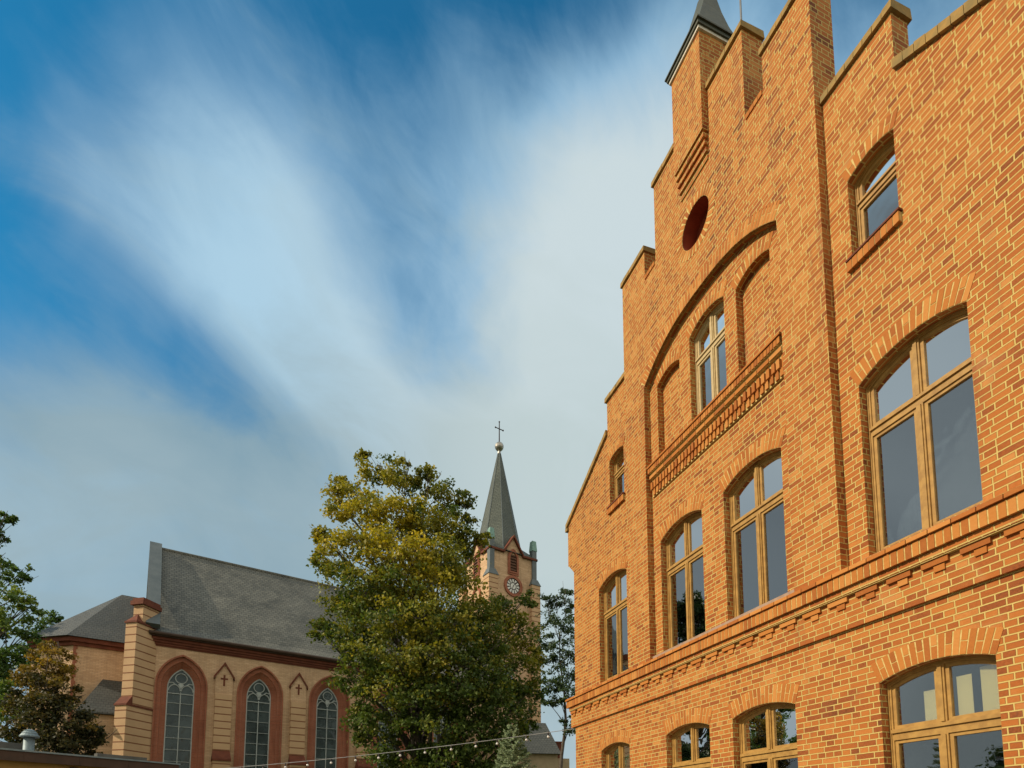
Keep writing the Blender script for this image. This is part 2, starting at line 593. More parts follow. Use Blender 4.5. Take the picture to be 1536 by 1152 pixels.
def mat_leaf(name, greens, golds, trans=0.35):
    m = bpy.data.materials.new(name)
    m.use_nodes = True
    t = m.node_tree
    t.nodes.clear()
    N = NT(t)
    out = N.n('ShaderNodeOutputMaterial')
    at = N.n('ShaderNodeAttribute', attribute_name='hue')
    g = N.n('ShaderNodeNewGeometry')
    rnd = g.outputs['Random Per Island']
    gr = N.mix(rnd, greens[0], greens[1])
    go = N.mix(rnd, golds[0], golds[1])
    c = N.mix(at.outputs['Fac'], gr, go)
    df = N.n('ShaderNodeBsdfPrincipled')
    N.put(df.inputs['Base Color'], c)
    df.inputs['Roughness'].default_value = 0.55
    df.inputs['Specular IOR Level'].default_value = 0.25
    tl = N.n('ShaderNodeBsdfTranslucent')
    N.put(tl.inputs[0], N.mix(1.0, c, (1.1, 1.15, 0.6), 'MULTIPLY'))
    mx = N.n('ShaderNodeMixShader')
    mx.inputs[0].default_value = trans
    t.links.new(df.outputs[0], mx.inputs[1])
    t.links.new(tl.outputs[0], mx.inputs[2])
    t.links.new(mx.outputs[0], out.inputs[0])
    M[name] = m


mat_school_brick()
mat_single_brick('arch_brick', ARCH_STOPS)
mat_single_brick('red_brick', [(0, (0.20, 0.045, 0.02)), (0.5, (0.30, 0.075, 0.03)), (1, (0.40, 0.12, 0.05))])
mat_noise('mortar', (0.44, 0.31, 0.095), (0.60, 0.46, 0.18), 20, 0.95, 0.004)
mat_noise('coping', (0.36, 0.215, 0.065), (0.22, 0.155, 0.06), 5, 0.95, 0.02)
mat_noise('coping_brick', (0.42, 0.27, 0.09), (0.30, 0.22, 0.075), 6, 0.95, 0.02)
mat_noise('oculus_red', (0.27, 0.052, 0.020), (0.21, 0.038, 0.016), 6, 0.9)
mat_noise('window_paint', (0.41, 0.235, 0.058), (0.29, 0.155, 0.037), 9, 0.6, 0.002, 0.35, detail=8)
mat_noise('window_paint_pale', (0.50, 0.38, 0.19), (0.43, 0.31, 0.14), 14, 0.5, 0.001, 0.4)
mat_noise('sill_metal', (0.36, 0.25, 0.17), (0.28, 0.19, 0.13), 10, 0.45, 0.0, 0.5)
mat_noise('plaster', (0.55, 0.52, 0.45), (0.5, 0.46, 0.4), 3)
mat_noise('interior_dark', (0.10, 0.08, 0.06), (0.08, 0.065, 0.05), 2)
mat_noise('sunlit_pale', (0.88, 0.88, 0.58), (0.84, 0.86, 0.55), 2)  # pale colour standing in for sunlit wall inside the rooms
mat_noise('hood_metal', (0.035, 0.044, 0.030), (0.06, 0.066, 0.042), 7, 0.6, 0.004, 0.4)
mat_noise('white_trim', (0.62, 0.58, 0.48), (0.52, 0.48, 0.4), 9, 0.7)
mat_noise('maroon_pipe', (0.10, 0.022, 0.016), (0.075, 0.018, 0.013), 8, 0.5, 0, 0.4)
mat_noise('rod_metal', (0.16, 0.17, 0.18), (0.12, 0.13, 0.14), 20, 0.5, 0, 0.5, 0.2)
mat_noise('dark_joinery', (0.11, 0.05, 0.025), (0.09, 0.04, 0.02), 10, 0.6)
mat_church_brick('church_brick', (0.55, 0.355, 0.20), (0.66, 0.455, 0.275), (0.44, 0.29, 0.175))
mat_church_brick('church_red', (0.30, 0.092, 0.048), (0.38, 0.125, 0.065), (0.33, 0.17, 0.11), 0.075, 0.3, 0.012)
mat_noise('church_red_dark', (0.11, 0.034, 0.018), (0.16, 0.05, 0.026), 3, 0.85, 0.01)
mat_banded()
mat_slate('slate', (0.060, 0.061, 0.048), (0.175, 0.170, 0.135), 0.22, 0.27)
mat_slate('slate_dark', (0.042, 0.046, 0.040), (0.085, 0.088, 0.075), 0.20, 0.22)
mat_slate('spire_slate', (0.050, 0.062, 0.050), (0.105, 0.118, 0.092), 0.2, 0.26)
mat_noise('lead', (0.085, 0.105, 0.108), (0.115, 0.135, 0.135), 1.6, 0.6, 0, 0.4)
mat_noise('copper', (0.22, 0.36, 0.31), (0.15, 0.26, 0.22), 4, 0.7)
mat_noise('tracery', (0.42, 0.46, 0.43), (0.34, 0.37, 0.35), 6, 0.7)
mat_noise('gilt_metal', (0.40, 0.38, 0.33), (0.30, 0.28, 0.24), 4, 0.35, 0, 0.5, 0.8)
mat_noise('clock_white', (0.68, 0.67, 0.6), (0.6, 0.6, 0.55), 4)
mat_noise('clock_dark', (0.06, 0.05, 0.05), (0.05, 0.04, 0.04), 4)
mat_noise('hall_wall', (0.40, 0.25, 0.075), (0.34, 0.21, 0.065), 1.2, 0.9, 0.004)
mat_noise('hall_fascia', (0.075, 0.045, 0.03), (0.055, 0.035, 0.024), 3, 0.7)
mat_noise('felt', (0.09, 0.09, 0.08), (0.13, 0.13, 0.115), 3, 0.9, 0.01)
mat_noise('zinc', (0.20, 0.26, 0.27), (0.14, 0.19, 0.20), 5, 0.5, 0, 0.5, 0.3)
mat_noise('bark', (0.075, 0.06, 0.045), (0.12, 0.10, 0.08), 9, 0.95, 0.03)
mat_noise('cable', (0.28, 0.28, 0.27), (0.36, 0.36, 0.34), 5, 0.6)
mat_noise('bulb', (0.75, 0.72, 0.66), (0.7, 0.68, 0.62), 2, 0.12, 0, 0.6)
mat_noise('house_wall', (0.42, 0.33, 0.20), (0.36, 0.28, 0.17), 2, 0.9)
mat_noise('grass', (0.05, 0.075, 0.022), (0.085, 0.10, 0.035), 2.5, 0.95, 0.03)
mat_noise('paving', (0.16, 0.145, 0.125), (0.11, 0.10, 0.088), 1.7, 0.9, 0.01)
mat_glass('window_glass', 0.40, (0.60, 0.58, 0.52), 0.0, (0.93, 0.97, 1.0), 0.002)
mat_glass('hall_glass', 0.20, (0.90, 0.88, 0.80), 0.0, (0.95, 0.98, 1.0), 0.002)
mat_glass('church_glass', -0.02, (0.35, 0.37, 0.36), 0.03, (0.85, 0.95, 0.95), 0.03, sky_grey=0.5)
mat_leaf('linden_leaf', ((0.048, 0.084, 0.018), (0.115, 0.160, 0.030)), ((0.62, 0.45, 0.026), (0.40, 0.34, 0.026)))
mat_leaf('dark_leaf', ((0.034, 0.064, 0.026), (0.070, 0.11, 0.045)), ((0.12, 0.15, 0.025), (0.09, 0.12, 0.02)), 0.25)
mat_leaf('left_leaf', ((0.050, 0.10, 0.026), (0.095, 0.165, 0.04)), ((0.33, 0.37, 0.04), (0.24, 0.29, 0.035)))
mat_leaf('copper_leaf', ((0.028, 0.038, 0.014), (0.06, 0.056, 0.02)), ((0.36, 0.20, 0.025), (0.25, 0.18, 0.025)))
mat_leaf('spruce_leaf', ((0.14, 0.21, 0.11), (0.22, 0.29, 0.16)), ((0.30, 0.36, 0.17), (0.32, 0.37, 0.20)), 0.15)
# ------------------------------------------------------------------ ground
def structure(name, mb, mat):
    return tag(mb.build(name, M[mat]), kind='structure')


g = MB()
g.poly([(-900, -900, 0), (900, -900, 0), (900, 900, 0), (-900, 900, 0)])
structure('ground', g, 'grass')
g = MB()
g.poly([(-9.5, -12, 0.004), (9, -12, 0.004), (9, 17, 0.004), (-9.5, 17, 0.004)])
structure('paved_yard', g, 'paving')

# ------------------------------------------------------------------ brick school
# local frame: x along the facade (to the right), y into the building, z up; y = 0 is the base wall plane
school = thing('brick_school', (3.603, 9.987, 0), R(-70.155),
               'orange brick school with a stepped gable and arched tan framed windows on the right', 'building')
WIN_G = [(-4.25, -2.96), (-1.58, -0.27), (0.32, 1.65), (2.98, 4.29)]
WIN_F = [(-4.25, -2.95), (-1.60, -0.29), (0.30, 1.61), (2.95, 4.29)]
WIN_S = [(-3.63, -2.97), (2.97, 3.63)]
GZ0, GZS, GR = 1.02, 3.37, 0.125
FZ0, FZS, FR = 5.05, 7.40, 0.165
SZ0, SZS, SR = 9.23, 10.39, 0.085


def opening(x0, x1, z0, zs, rise):
    return [(x0, z0)] + arc(x0, x1, zs, rise) + [(x1, z0)]


TOP = [(-3.70, 11.14), (-3.70, 11.99), (-2.65, 11.99), (-2.65, 14.06), (-1.73, 14.06), (-1.73, 13.43), (-1.32, 13.43), (-1.32, 15.16),
       (-0.43, 15.16), (-0.43, 16.37)]
holes = [opening(*w, GZ0, GZS, GR) for w in WIN_G] + [opening(*w, FZ0, FZS, FR) for w in WIN_F]
holes += [opening(*w, SZ0, SZS, SR) for w in WIN_S]
AC = (-0.49, 0.49, 9.12, 10.98, 0.15)
holes.append(opening(*AC))
NICHE = [(-1.58, -0.81, 9.12, 10.815, 0.12), (0.79, 1.565, 9.12, 10.815, 0.12)]
holes += [opening(*n) for n in NICHE]
OC = [(-0.03 + 0.395 * math.cos(2 * math.pi * i / 40), 12.91 + 0.40 * math.sin(2 * math.pi * i / 40)) for i in range(40)]
holes.append(OC)
outer = [(-5.64, -0.2), (-5.64, 8.45), (-5.72, 8.53), (-5.80, 8.61), (-5.88, 8.69), (-5.99, 8.77), (-5.99, 9.93)] + TOP
outer = outer + [(-x, z) for x, z in outer[::-1]]
w = MB()
w.plate(outer, holes, 0.0, 0.30)
for n in NICHE:
    w.plate(opening(n[0] - .05, n[1] + .05, n[2], n[3] + .02, n[4]), [], 0.14, 0.29)
w.build('gable_wall', M['school_brick'], school)

# the central bay stands half a brick proud, with the big arched recess cut out of it
el = [(-1.865 * math.cos(math.pi * i / 44), 10.95 + 0.605 * (1 - abs(math.cos(math.pi * i / 44)) ** 2.6)) for i in range(45)]
bo = [(-2.65, 4.95), (-2.65, 14.06)] + TOP[4:]
bo = bo + [(-x, z) for x, z in bo[::-1]]
bo = bo + [(1.865, 4.95)] + el[::-1] + [(-1.865, 4.95)]
b = MB()
b.plate(bo, [OC], -0.14, 0.0)
b.build('projecting_bay', M['school_brick'], school)
o = MB().plate([(-0.03 + 0.43 * math.cos(2 * math.pi * i / 40), 12.91 + 0.435 * math.sin(2 * math.pi * i / 40)) for i in range(40)], [], 0.16, 0.28)
A = [o.bm.verts.new((-0.03 + 0.392 * math.cos(2 * math.pi * i / 40), -.139, 12.91 + 0.397 * math.sin(2 * math.pi * i / 40))) for i in range(40)]
B = [o.bm.verts.new((v.co.x, .165, v.co.z)) for v in A]
for i in range(40):
    o.bm.faces.new((A[i], A[(i + 1) % 40], B[(i + 1) % 40], B[i]))
o.build('oculus_panel', M['oculus_red'], school)

# pier with its corbelled foot
p = MB()
p.box(-0.425, 0.425, -0.28, -0.14, 14.31, 16.37)
p.box(-0.425, 0.425, 0.30, 0.62, 12.6, 16.37)
for i, (z, d) in enumerate(((14.175, .255), (14.04, .225), (13.905, .195), (13.77, .165))):
    p.box(-0.415 + i * .004, 0.415 - i * .004, -d, -0.14, z, z + 0.088)
    p.box(-0.385, 0.385, -d + .09, -0.14, z + .088, z + .135)
pier = p.build('gable_pier', M['school_brick'], school)
h = MB()
h.box(-0.46, 0.46, -0.315, 0.66, 16.37, 16.43)
h.build('moulding', M['white_trim'], pier)
h = MB()
def sq(x, y0, y1, z):
    return [(-x, y0, z), (x, y0, z), (x, y1, z), (-x, y1, z)]
prof = [(0.52, -0.375, 0.72, 16.50), (0.52, -0.375, 0.72, 16.53), (0.42, -0.27, 0.62, 16.66), (0.33, -0.14, 0.52, 17.0),
        (0.22, 0.02, 0.46, 17.45), (0.13, 0.14, 0.42, 17.90), (0.11, 0.16, 0.40, 18.0)]
rings = [[h.bm.verts.new(q) for q in sq(*a)] for a in prof]
for r0, r1 in zip(rings, rings[1:]):
    for k in range(4):
        h.bm.faces.new((r0[k], r0[(k + 1) % 4], r1[(k + 1) % 4], r1[k]))
h.bm.faces.new(rings[0][::-1])
h.bm.faces.new(rings[-1])
h.box(-0.49, 0.49, -0.345, 0.70, 16.43, 16.497)
h.build('hood', M['hood_metal'], pier)
MB().tube([(0.36, 0.80, 15.0), (0.36, 0.80, 21.5)], [0.022, 0.016]).build('lightning_rod', M['rod_metal'], school)

# copings of the steps
def coping(x0, x1, z, y0, y1, hh=0.15):
    c = MB()
    n = max(3, round((x1 - x0) / 0.13))
    s = (x1 - x0) / n
    rnd = random.Random(int(x0 * 100 + z * 7))
    ym = (y0 + y1) / 2
    for i in range(n):
        a, bb = x0 + i * s + .004, x0 + (i + 1) * s - .004
        f = hh + rnd.uniform(-.012, .012)
        y = y0 + rnd.uniform(-.006, .006)
        c.hexa([(a, y, z), (bb, y, z), (bb, y1, z), (a, y1, z), (a, y + .01, z + f * .78), (bb, y + .01, z + f * .78), (bb, y1 - .02, z + f), (a, y1 - .02, z + f)])
    c.box(x0 + .012, x1 - .012, y0 + .012, y1 - .025, z + .002, z + hh * .76)
    return c.build('coping', M['coping'], school)


for s in (-1, 1):
    def sp(a, b):
        return (a, b) if s > 0 else (-b, -a)
    coping(*sp(1.70, 2.69), 14.06, -0.185, 0.335)
    coping(*sp(0.43, 1.36), 15.16, -0.185, 0.335)
    coping(*sp(2.655, 3.745), 11.99, -0.05, 0.335)
    c = MB()
    a0, a1 = (1.345, 1.715) if s > 0 else (-1.715, -1.345)
    for i in range(4):
        q = (a1 - a0) / 4
        c.hexa([(a0 + q * i + .004, -0.16, 13.36), (a0 + q * (i + 1) - .004, -0.16, 13.36), (a0 + q * (i + 1) - .004, 0.32, 13.36), (a0 + q * i + .004, 0.32, 13.36),
                (a0 + q * i + .004, -0.165, 13.44), (a0 + q * (i + 1) - .004, -0.165, 13.44), (a0 + q * (i + 1) - .004, 0.33, 13.52), (a0 + q * i + .004, 0.33, 13.52)])
    c.build('gap_sill', M['arch_brick'], school)
    c = MB()
    n = 17
    for i in range(n):
        f0, f1 = i / n, (i + 1) / n
        xa, xb = 3.702 + (6.05 - 3.702) * f0, 3.702 + (6.05 - 3.702) * f1 - .006
        za, zb = 11.135 + (9.87 - 11.135) * f0, 11.135 + (9.87 - 11.135) * f1
        P = [(s * xa, -0.055, za), (s * xb, -0.055, zb), (s * xb, 0.34, zb), (s * xa, 0.34, za)]
        c.hexa(P + [(x, y, z + 0.125 + random.Random(i).uniform(-.008, .008)) for x, y, z in P])
    c.box(*(sorted((s * 5.93, s * 6.06))), -0.056, 0.341, 9.78, 9.862)
    c.build('rake_coping', M['coping'], school)

# ---- cornice between the floors
X0, X1 = -5.80, 5.80
c = MB()
c.box(X0, X1, -0.05, 0.0, 4.18, 4.615)
c.box(X0 + .02, X1 - .02, -0.115, 0.0, 4.628, 4.703)
c.box(X0, -5.64, 0.0, 0.5, 4.18, 4.70)
cor = c.build('cornice', M['school_brick'], school)
c = MB()
c.box(X0 + .004, X1 - .004, -0.106, 0.0, 4.616, 4.712)
c.box(X0 - .03, X1 + .03, -0.157, 0.0, 4.715, 4.88)
c.box(X0 - .035, -5.64, 0.0, 0.52, 4.705, 4.94)
c.build('mortar_bed', M['mortar'], cor)
sd = MB()
n = 131
rnd = random.Random(5)
for i in range(n):
    a = X0 - .05 + (X1 - X0 + .1) * i / n
    bb = a + (X1 - X0 + .1) / n - 0.017
    y = -0.163 + rnd.uniform(-.002, .002)
    sd.box(a, bb, y, -0.02, 4.712, 4.883)
sd.build('soldier_course', M['arch_brick'], cor)
sl_ = MB()
n = 46
for i in range(n):
    a = X0 - .06 + (X1 - X0 + .12) * i / n
    bb = a + (X1 - X0 + .12) / n - 0.010
    sl_.hexa([(a, -0.195, 4.892), (bb, -0.195, 4.892), (bb, 0.0, 4.892), (a, 0.0, 4.892), (a, -0.19, 4.945), (bb, -0.19, 4.945), (bb, 0.0, 4.985), (a, 0.0, 4.985)])
sl_.build('cornice_slab', M['arch_brick'], cor)
st = MB()
i = 0
x = X0 + 0.03
while x < X1 - .3:
    y = rnd.uniform(-.002, .002)
    st.box(x, x + 0.300, -0.086 + y, -0.03, 4.545, 4.6155)
    st.box(x + 0.13, x + 0.252, -0.070 + y, -0.03, 4.466, 4.537)
    x += 0.428
st.build('stepped_corbel', M['arch_brick'], cor)

# ---- corbelled sill inside the big arch
c = MB()
c.box(-1.825, 1.825, -0.152, 0.0, 9.075, 9.112)
cs = c.build('corbelled_sill', M['arch_brick'], school)
c = MB()
c.box(-1.80, 1.80, -0.115, 0.0, 8.955, 9.07)
c.box(-1.80, 1.80, -0.080, 0.0, 8.84, 8.95)
c.box(-1.79, 1.79, -0.030, 0.0, 8.46, 8.84)
c.build('mortar_bed', M['mortar'], cs)
c = MB()
rnd = random.Random(21)
n = 54
for i in range(n):
    a = -1.81 + 3.62 * i / n
    c.box(a, a + 3.62 / n - .010, -0.130 + rnd.uniform(-.002, .002), -0.02, 8.962, 9.068)
for i in range(14):
    a = -1.805 + 3.61 * i / 14
    c.box(a, a + 3.61 / 14 - .012, -0.095 + rnd.uniform(-.002, .002), -0.02, 8.848, 8.915)
n = 34
for i in range(n):
    a = -1.78 + 3.56 * i / n + rnd.uniform(-.004, .004)
    t = rnd.uniform(-.005, .005)
    c.box(a, a + 0.066, -0.088 + t, 0.0, 8.605 + t, 8.755 + t)
    c.box(a + .046, a + .046 + .066, -0.058 + t, 0.0, 8.475 - t, 8.60)
    c.box(a + .068, a + .100, -0.038, 0.0, 8.61, 8.84)
c.build('dentil', M['arch_brick'], cs)

# ---- windows
def lower_clip(x0, x1, z0, z1):
    return [(x0, z0), (x0, z1), (x1, z1), (x1, z0)]


def make_window(x0, x1, z0, zs, rise, tz, cols, sill=True, ring=0.26, paint='window_paint', glass='window_glass', yw=0.0, fw=0.047, tw=0.12):
    hd = arc(x0 + .003, x1 - .003, zs, rise)
    f = MB()
    inner = [(x0 + fw, z0 + fw)] + arc(x0 + fw, x1 - fw, zs - fw * .8, rise * .97) + [(x1 - fw, z0 + fw)]
    f.plate([(x0 + .003, z0)] + hd + [(x1 - .003, z0)], [inner], yw + .135, yw + .215)
    lip = [(x0 + fw * .5, z0 + fw * .5)] + arc(x0 + fw * .5, x1 - fw * .5, zs - fw * .4, rise) + [(x1 - fw * .5, z0 + fw * .5)]
    f.plate([(x0 + .003, z0)] + hd + [(x1 - .003, z0)], [lip], yw + .122, yw + .136)
    def head(x):
        w_ = (x1 - x0) / 2 - fw
        r = (w_ * w_ + rise * rise) / (2 * rise)
        q = x - (x0 + x1) / 2
        return zs - fw * .8 + rise * .97 - (r - math.sqrt(max(r * r - q * q, 0)))
    # transom, in two steps
    f.box(x0 + fw, x1 - fw, yw + .13, yw + .21, tz - tw / 2, tz + tw / 2)
    f.box(x0 + fw * .6, x1 - fw * .6, yw + .105, yw + .131, tz + tw * .12, tz + tw * .42)
    xs = [x0 + fw]
    if cols == 2:
        xm = (x0 + x1) / 2
        for za, zb in ((z0 + fw, tz - tw / 2), (tz + tw / 2, head(xm))):
            f.box(xm - .043, xm + .043, yw + .1285, yw + .2, za, zb)
            f.box(xm - .022, xm + .022, yw + .112, yw + .13, za, zb - .01)
        cells = [(x0 + fw, xm - .043), (xm + .043, x1 - fw)]
    else:
        cells = [(x0 + fw, x1 - fw)]
    sw = 0.042
    for a, bb in cells:
        z1 = tz - tw / 2
        f.plate(lower_clip(a, bb, z0 + fw, z1), [lower_clip(a + sw, bb - sw, z0 + fw + sw * 1.3, z1 - sw)], yw + .150, yw + .20)
        zb = tz + tw / 2
        xs = [a + (bb - a) * i / 8 for i in range(9)]
        o_ = [(a, zb)] + [(q, head(q)) for q in xs] + [(bb, zb)]
        xs = [a + sw + (bb - a - 2 * sw) * i / 8 for i in range(9)]
        i_ = [(a + sw, zb + sw)] + [(q, head(q) - sw) for q in xs] + [(bb - sw, zb + sw)]
        f.plate(o_, [i_], yw + .152, yw + .20)
    win = f.build('window', M[paint], school)
    gl = MB()
    for a, bb in cells:
        gl.box(a + .01, bb - .01, yw + .176, yw + .180, z0 + fw + .01, tz - tw / 2)
        xs = [a + .01 + (bb - a - .02) * i / 8 for i in range(9)]
        gl.plate([(a + .01, tz + tw / 2)] + [(q, head(q) - .01) for q in xs] + [(bb - .01, tz + tw / 2)], [], yw + .176, yw + .180)
    gl.build('glass', M[glass], win)
    if ring:
        r = MB()
        pth = arc(x0 - .01, x1 + .01, zs, rise, 24)
        r.ring_bricks(pth, ring, 0.076, 0.012, yw - 0.006, yw + .05, True, int((x0 + z0) * 100))
        r.build('brick_arch', M['arch_brick'], win)
        r = MB()
        up = arc(x0 - .01, x1 + .01, zs, rise, 24)
        cx = (x0 + x1) / 2
        upo = [(q + (q - cx) * ring * .25 / ((x1 - x0) / 2) * .9, z + ring * .985) for q, z in up]
        r.plate(up + upo[::-1], [], yw - 0.0025, yw + .04)
        r.build('mortar_bed', M['mortar'], win)
    if sill:
        s = MB()
        s.hexa([(x0 - .05, -.085 + yw, z0 - .075), (x1 + .05, -.085 + yw, z0 - .075), (x1 + .05, .13 + yw, z0 - .06), (x0 - .05, .13 + yw, z0 - .06),
                (x0 - .05, -.085 + yw, z0 - .05), (x1 + .05, -.085 + yw, z0 - .05), (x1 + .05, .13 + yw, z0 - .002), (x0 - .05, .13 + yw, z0 - .002)])
        s.build('sill', M['sill_metal'], win)
    return win


for a, bb in WIN_G:
    make_window(a, bb, GZ0, GZS, GR, 2.715, 2, True, 0.275, glass='hall_glass', tw=.14)
for i, (a, bb) in enumerate(WIN_F):
    make_window(a, bb, FZ0, FZS, FR, 6.75, 2, i in (0, 3), 0.27, tw=.125)
c = MB()
c.box(-1.85, 1.85, -.09, 0.1, 4.985, 5.04)
c.build('sill', M['sill_metal'], school)
for i, (a, bb) in enumerate(WIN_S):
    win = make_window(a, bb, SZ0, SZS, SR, 10.03, 1, False, 0.20, tw=.10)
    s = MB()
    n = 9
    for k in range(n):
        q = a - .04 + (bb - a + .08) * k / n
        s.box(q, q + (bb - a + .08) / n - .011, -.06, .05, 9.05, 9.19)
    s.build('brick_sill', M['arch_brick'], win)
    s = MB()
    s.box(a - .03, bb + .03, -.052, .1, 9.06, 9.182)
    s.build('mortar_bed', M['mortar'], win)
    s = MB()
    s.box(a - .045, bb + .045, -.075, .13, 9.193, 9.218)
    s.build('sill', M['church_red_dark'], win)
make_window(AC[0], AC[1], 9.12, AC[3], AC[4], 10.49, 2, False, 0.24, 'window_paint_pale', tw=.12)
for n_ in NICHE:
    r = MB()
    r.ring_bricks(arc(n_[0] - .01, n_[1] + .01, n_[3], n_[4], 20), 0.24, 0.076, 0.012, -0.006, .05, True, 3)
    a_ = r.build('niche_arch', M['arch_brick'], school)
    r = MB()
    up = arc(n_[0] - .01, n_[1] + .01, n_[3], n_[4], 20)
    r.plate(up + [(q, z + .235) for q, z in up[::-1]], [], -0.0025, .04)
    r.build('mortar_bed', M['mortar'], a_)
# brick rings round the big arch and the oculus
r = MB()
r.ring_bricks(el[3:-3], 0.25, 0.078, 0.012, -0.146, -0.05, True, 8)
a_ = r.build('relieving_arch', M['arch_brick'], school)
r = MB()
eo = [(x * (1 + .15 / 1.865), 10.95 + (z - 10.95) * (0.605 + .245) / 0.605) for x, z in el]
eo = [(x, z + .10 * abs(x / 1.865) ** 2) for x, z in eo]
r.plate(el[3:-3] + eo[3:-3][::-1], [], -0.1425, -0.06)
r.build('mortar_bed', M['mortar'], a_)
r = MB()
oc = [(-0.03 - 0.395 * math.cos(2 * math.pi * i / 60), 12.91 + 0.40 * math.sin(2 * math.pi * i / 60)) for i in range(61)]
r.ring_bricks(oc, 0.17, 0.078, 0.014, -0.147, -0.06, False, 9)
a_ = r.build('oculus_ring', M['arch_brick'], school)
r = MB()
r.plate([(-0.03 + 0.565 * math.cos(2 * math.pi * i / 60), 12.91 + 0.57 * math.sin(2 * math.pi * i / 60)) for i in range(60)], [oc[:-1]], -0.1425, -0.05)
r.build('mortar_bed', M['mortar'], a_)

# ---- body of the building behind the gable
for q in (-1, 1):
    s = MB()
    s.box(*sorted((q * 5.64, q * 5.30)), 0.30, 15.0, -0.2, 9.72)
    s.build('side_wall', M['school_brick'], school)
s = MB()
s.box(-5.3, 5.3, 14.7, 15.0, -0.2, 9.72)
s.build('rear_wall', M['school_brick'], school)
rf = MB()
for q in (-1, 1):
    rf.hexa([(q * 6.05, .30, 9.55), (0, .30, 12.90), (0, 15.2, 12.90), (q * 6.05, 15.2, 9.55),
             (q * 6.05, .30, 9.70), (0, .30, 13.05), (0, 15.2, 13.05), (q * 6.05, 15.2, 9.70)])
rf.build('roof', M['church_red_dark'], school)
s = MB()
s.box(-5.29, 5.29, 4.6, 4.75, 0.0, 12.0)
for z in (4.35, 8.55):
    s.box(-5.29, 5.29, .31, 4.6, z, z + .2)
s.box(-5.29, 5.29, .31, 4.6, 0.2, 0.4)
for x in (-2.3, -0.0, 2.3):
    s.box(x - .06, x + .06, .32, 4.59, .41, 4.34)
s.build('interior', M['interior_dark'], school)
for q in ((3.36, 3.60, .235, 2.78, 3.20), (3.74, 3.90, .235, 2.78, 3.29), (3.99, 4.28, .237, 2.78, 3.34), (1.20, 1.55, .24, 2.62, 3.27), (-0.66, -0.32, .24, 2.2, 3.22)):
    MB().box(q[0], q[1], q[2], q[2] + .005, q[3], q[4]).build('sunlit_panel', M['sunlit_pale'], school)  # pale panels added in place of sunlit wall patches behind the glass
dp = MB()
dp.tube([(-5.70, .12, 0), (-5.70, .12, 4.15)], .045, 10)
dp.build('downpipe', M['maroon_pipe'], school, True)
MB().tube([(-5.70, .12, 4.98), (-5.70, .12, 8.4)], .045, 10).build('downpipe', M['maroon_pipe'], school, True)
# ------------------------------------------------------------------ church
# local frame: x along the nave wall, y into the church, z up
church = thing('church', (-20.496, 32.0, 0), R(33.35),
               'yellow brick church with slate roof, pointed red framed windows and a slender clock tower', 'church')
PC = [1.75 + 4.235 * i for i in range(5)]
NL = 24.3


def gothic(cx, w, z0, zs, za, n=9):
    return [(cx - w, z0)] + pointed(cx, w, zs, za, n) + [(cx + w, z0)]


w = MB()
w.plate([(0, -0.2), (0, 12.0), (NL, 12.0), (NL, -0.2)], [gothic(c, 1.25, 4.0, 9.55, 11.30) for c in PC], 0, 0.8)
w.box(-.001, .6, .8, 11, -.2, 12.0)
w.box(NL - .6, NL + .001, .8, 11, -.2, 12.0)
w.box(0.6, NL - .6, 10.4, 11, -.2, 12.0)
w.prism_xy([(0, 0.35), (NL, 0.35), (NL, 10.65), (0, 10.65)], 12.0, 12.05)
for q in (0.02, NL - .5):
    v = [(q, 0.4, 12.0), (q, 5.5, 19.3), (q, 10.6, 12.0), (q + .48, 0.4, 12.0), (q + .48, 5.5, 19.3), (q + .48, 10.6, 12.0)]
    bv = [w.bm.verts.new(a) for a in v]
    for f in ((0, 1, 2), (3, 5, 4), (0, 3, 4, 1), (1, 4, 5, 2)):
        w.bm.faces.new([bv[i] for i in f])
w.build('nave_wall', M['church_brick'], church)
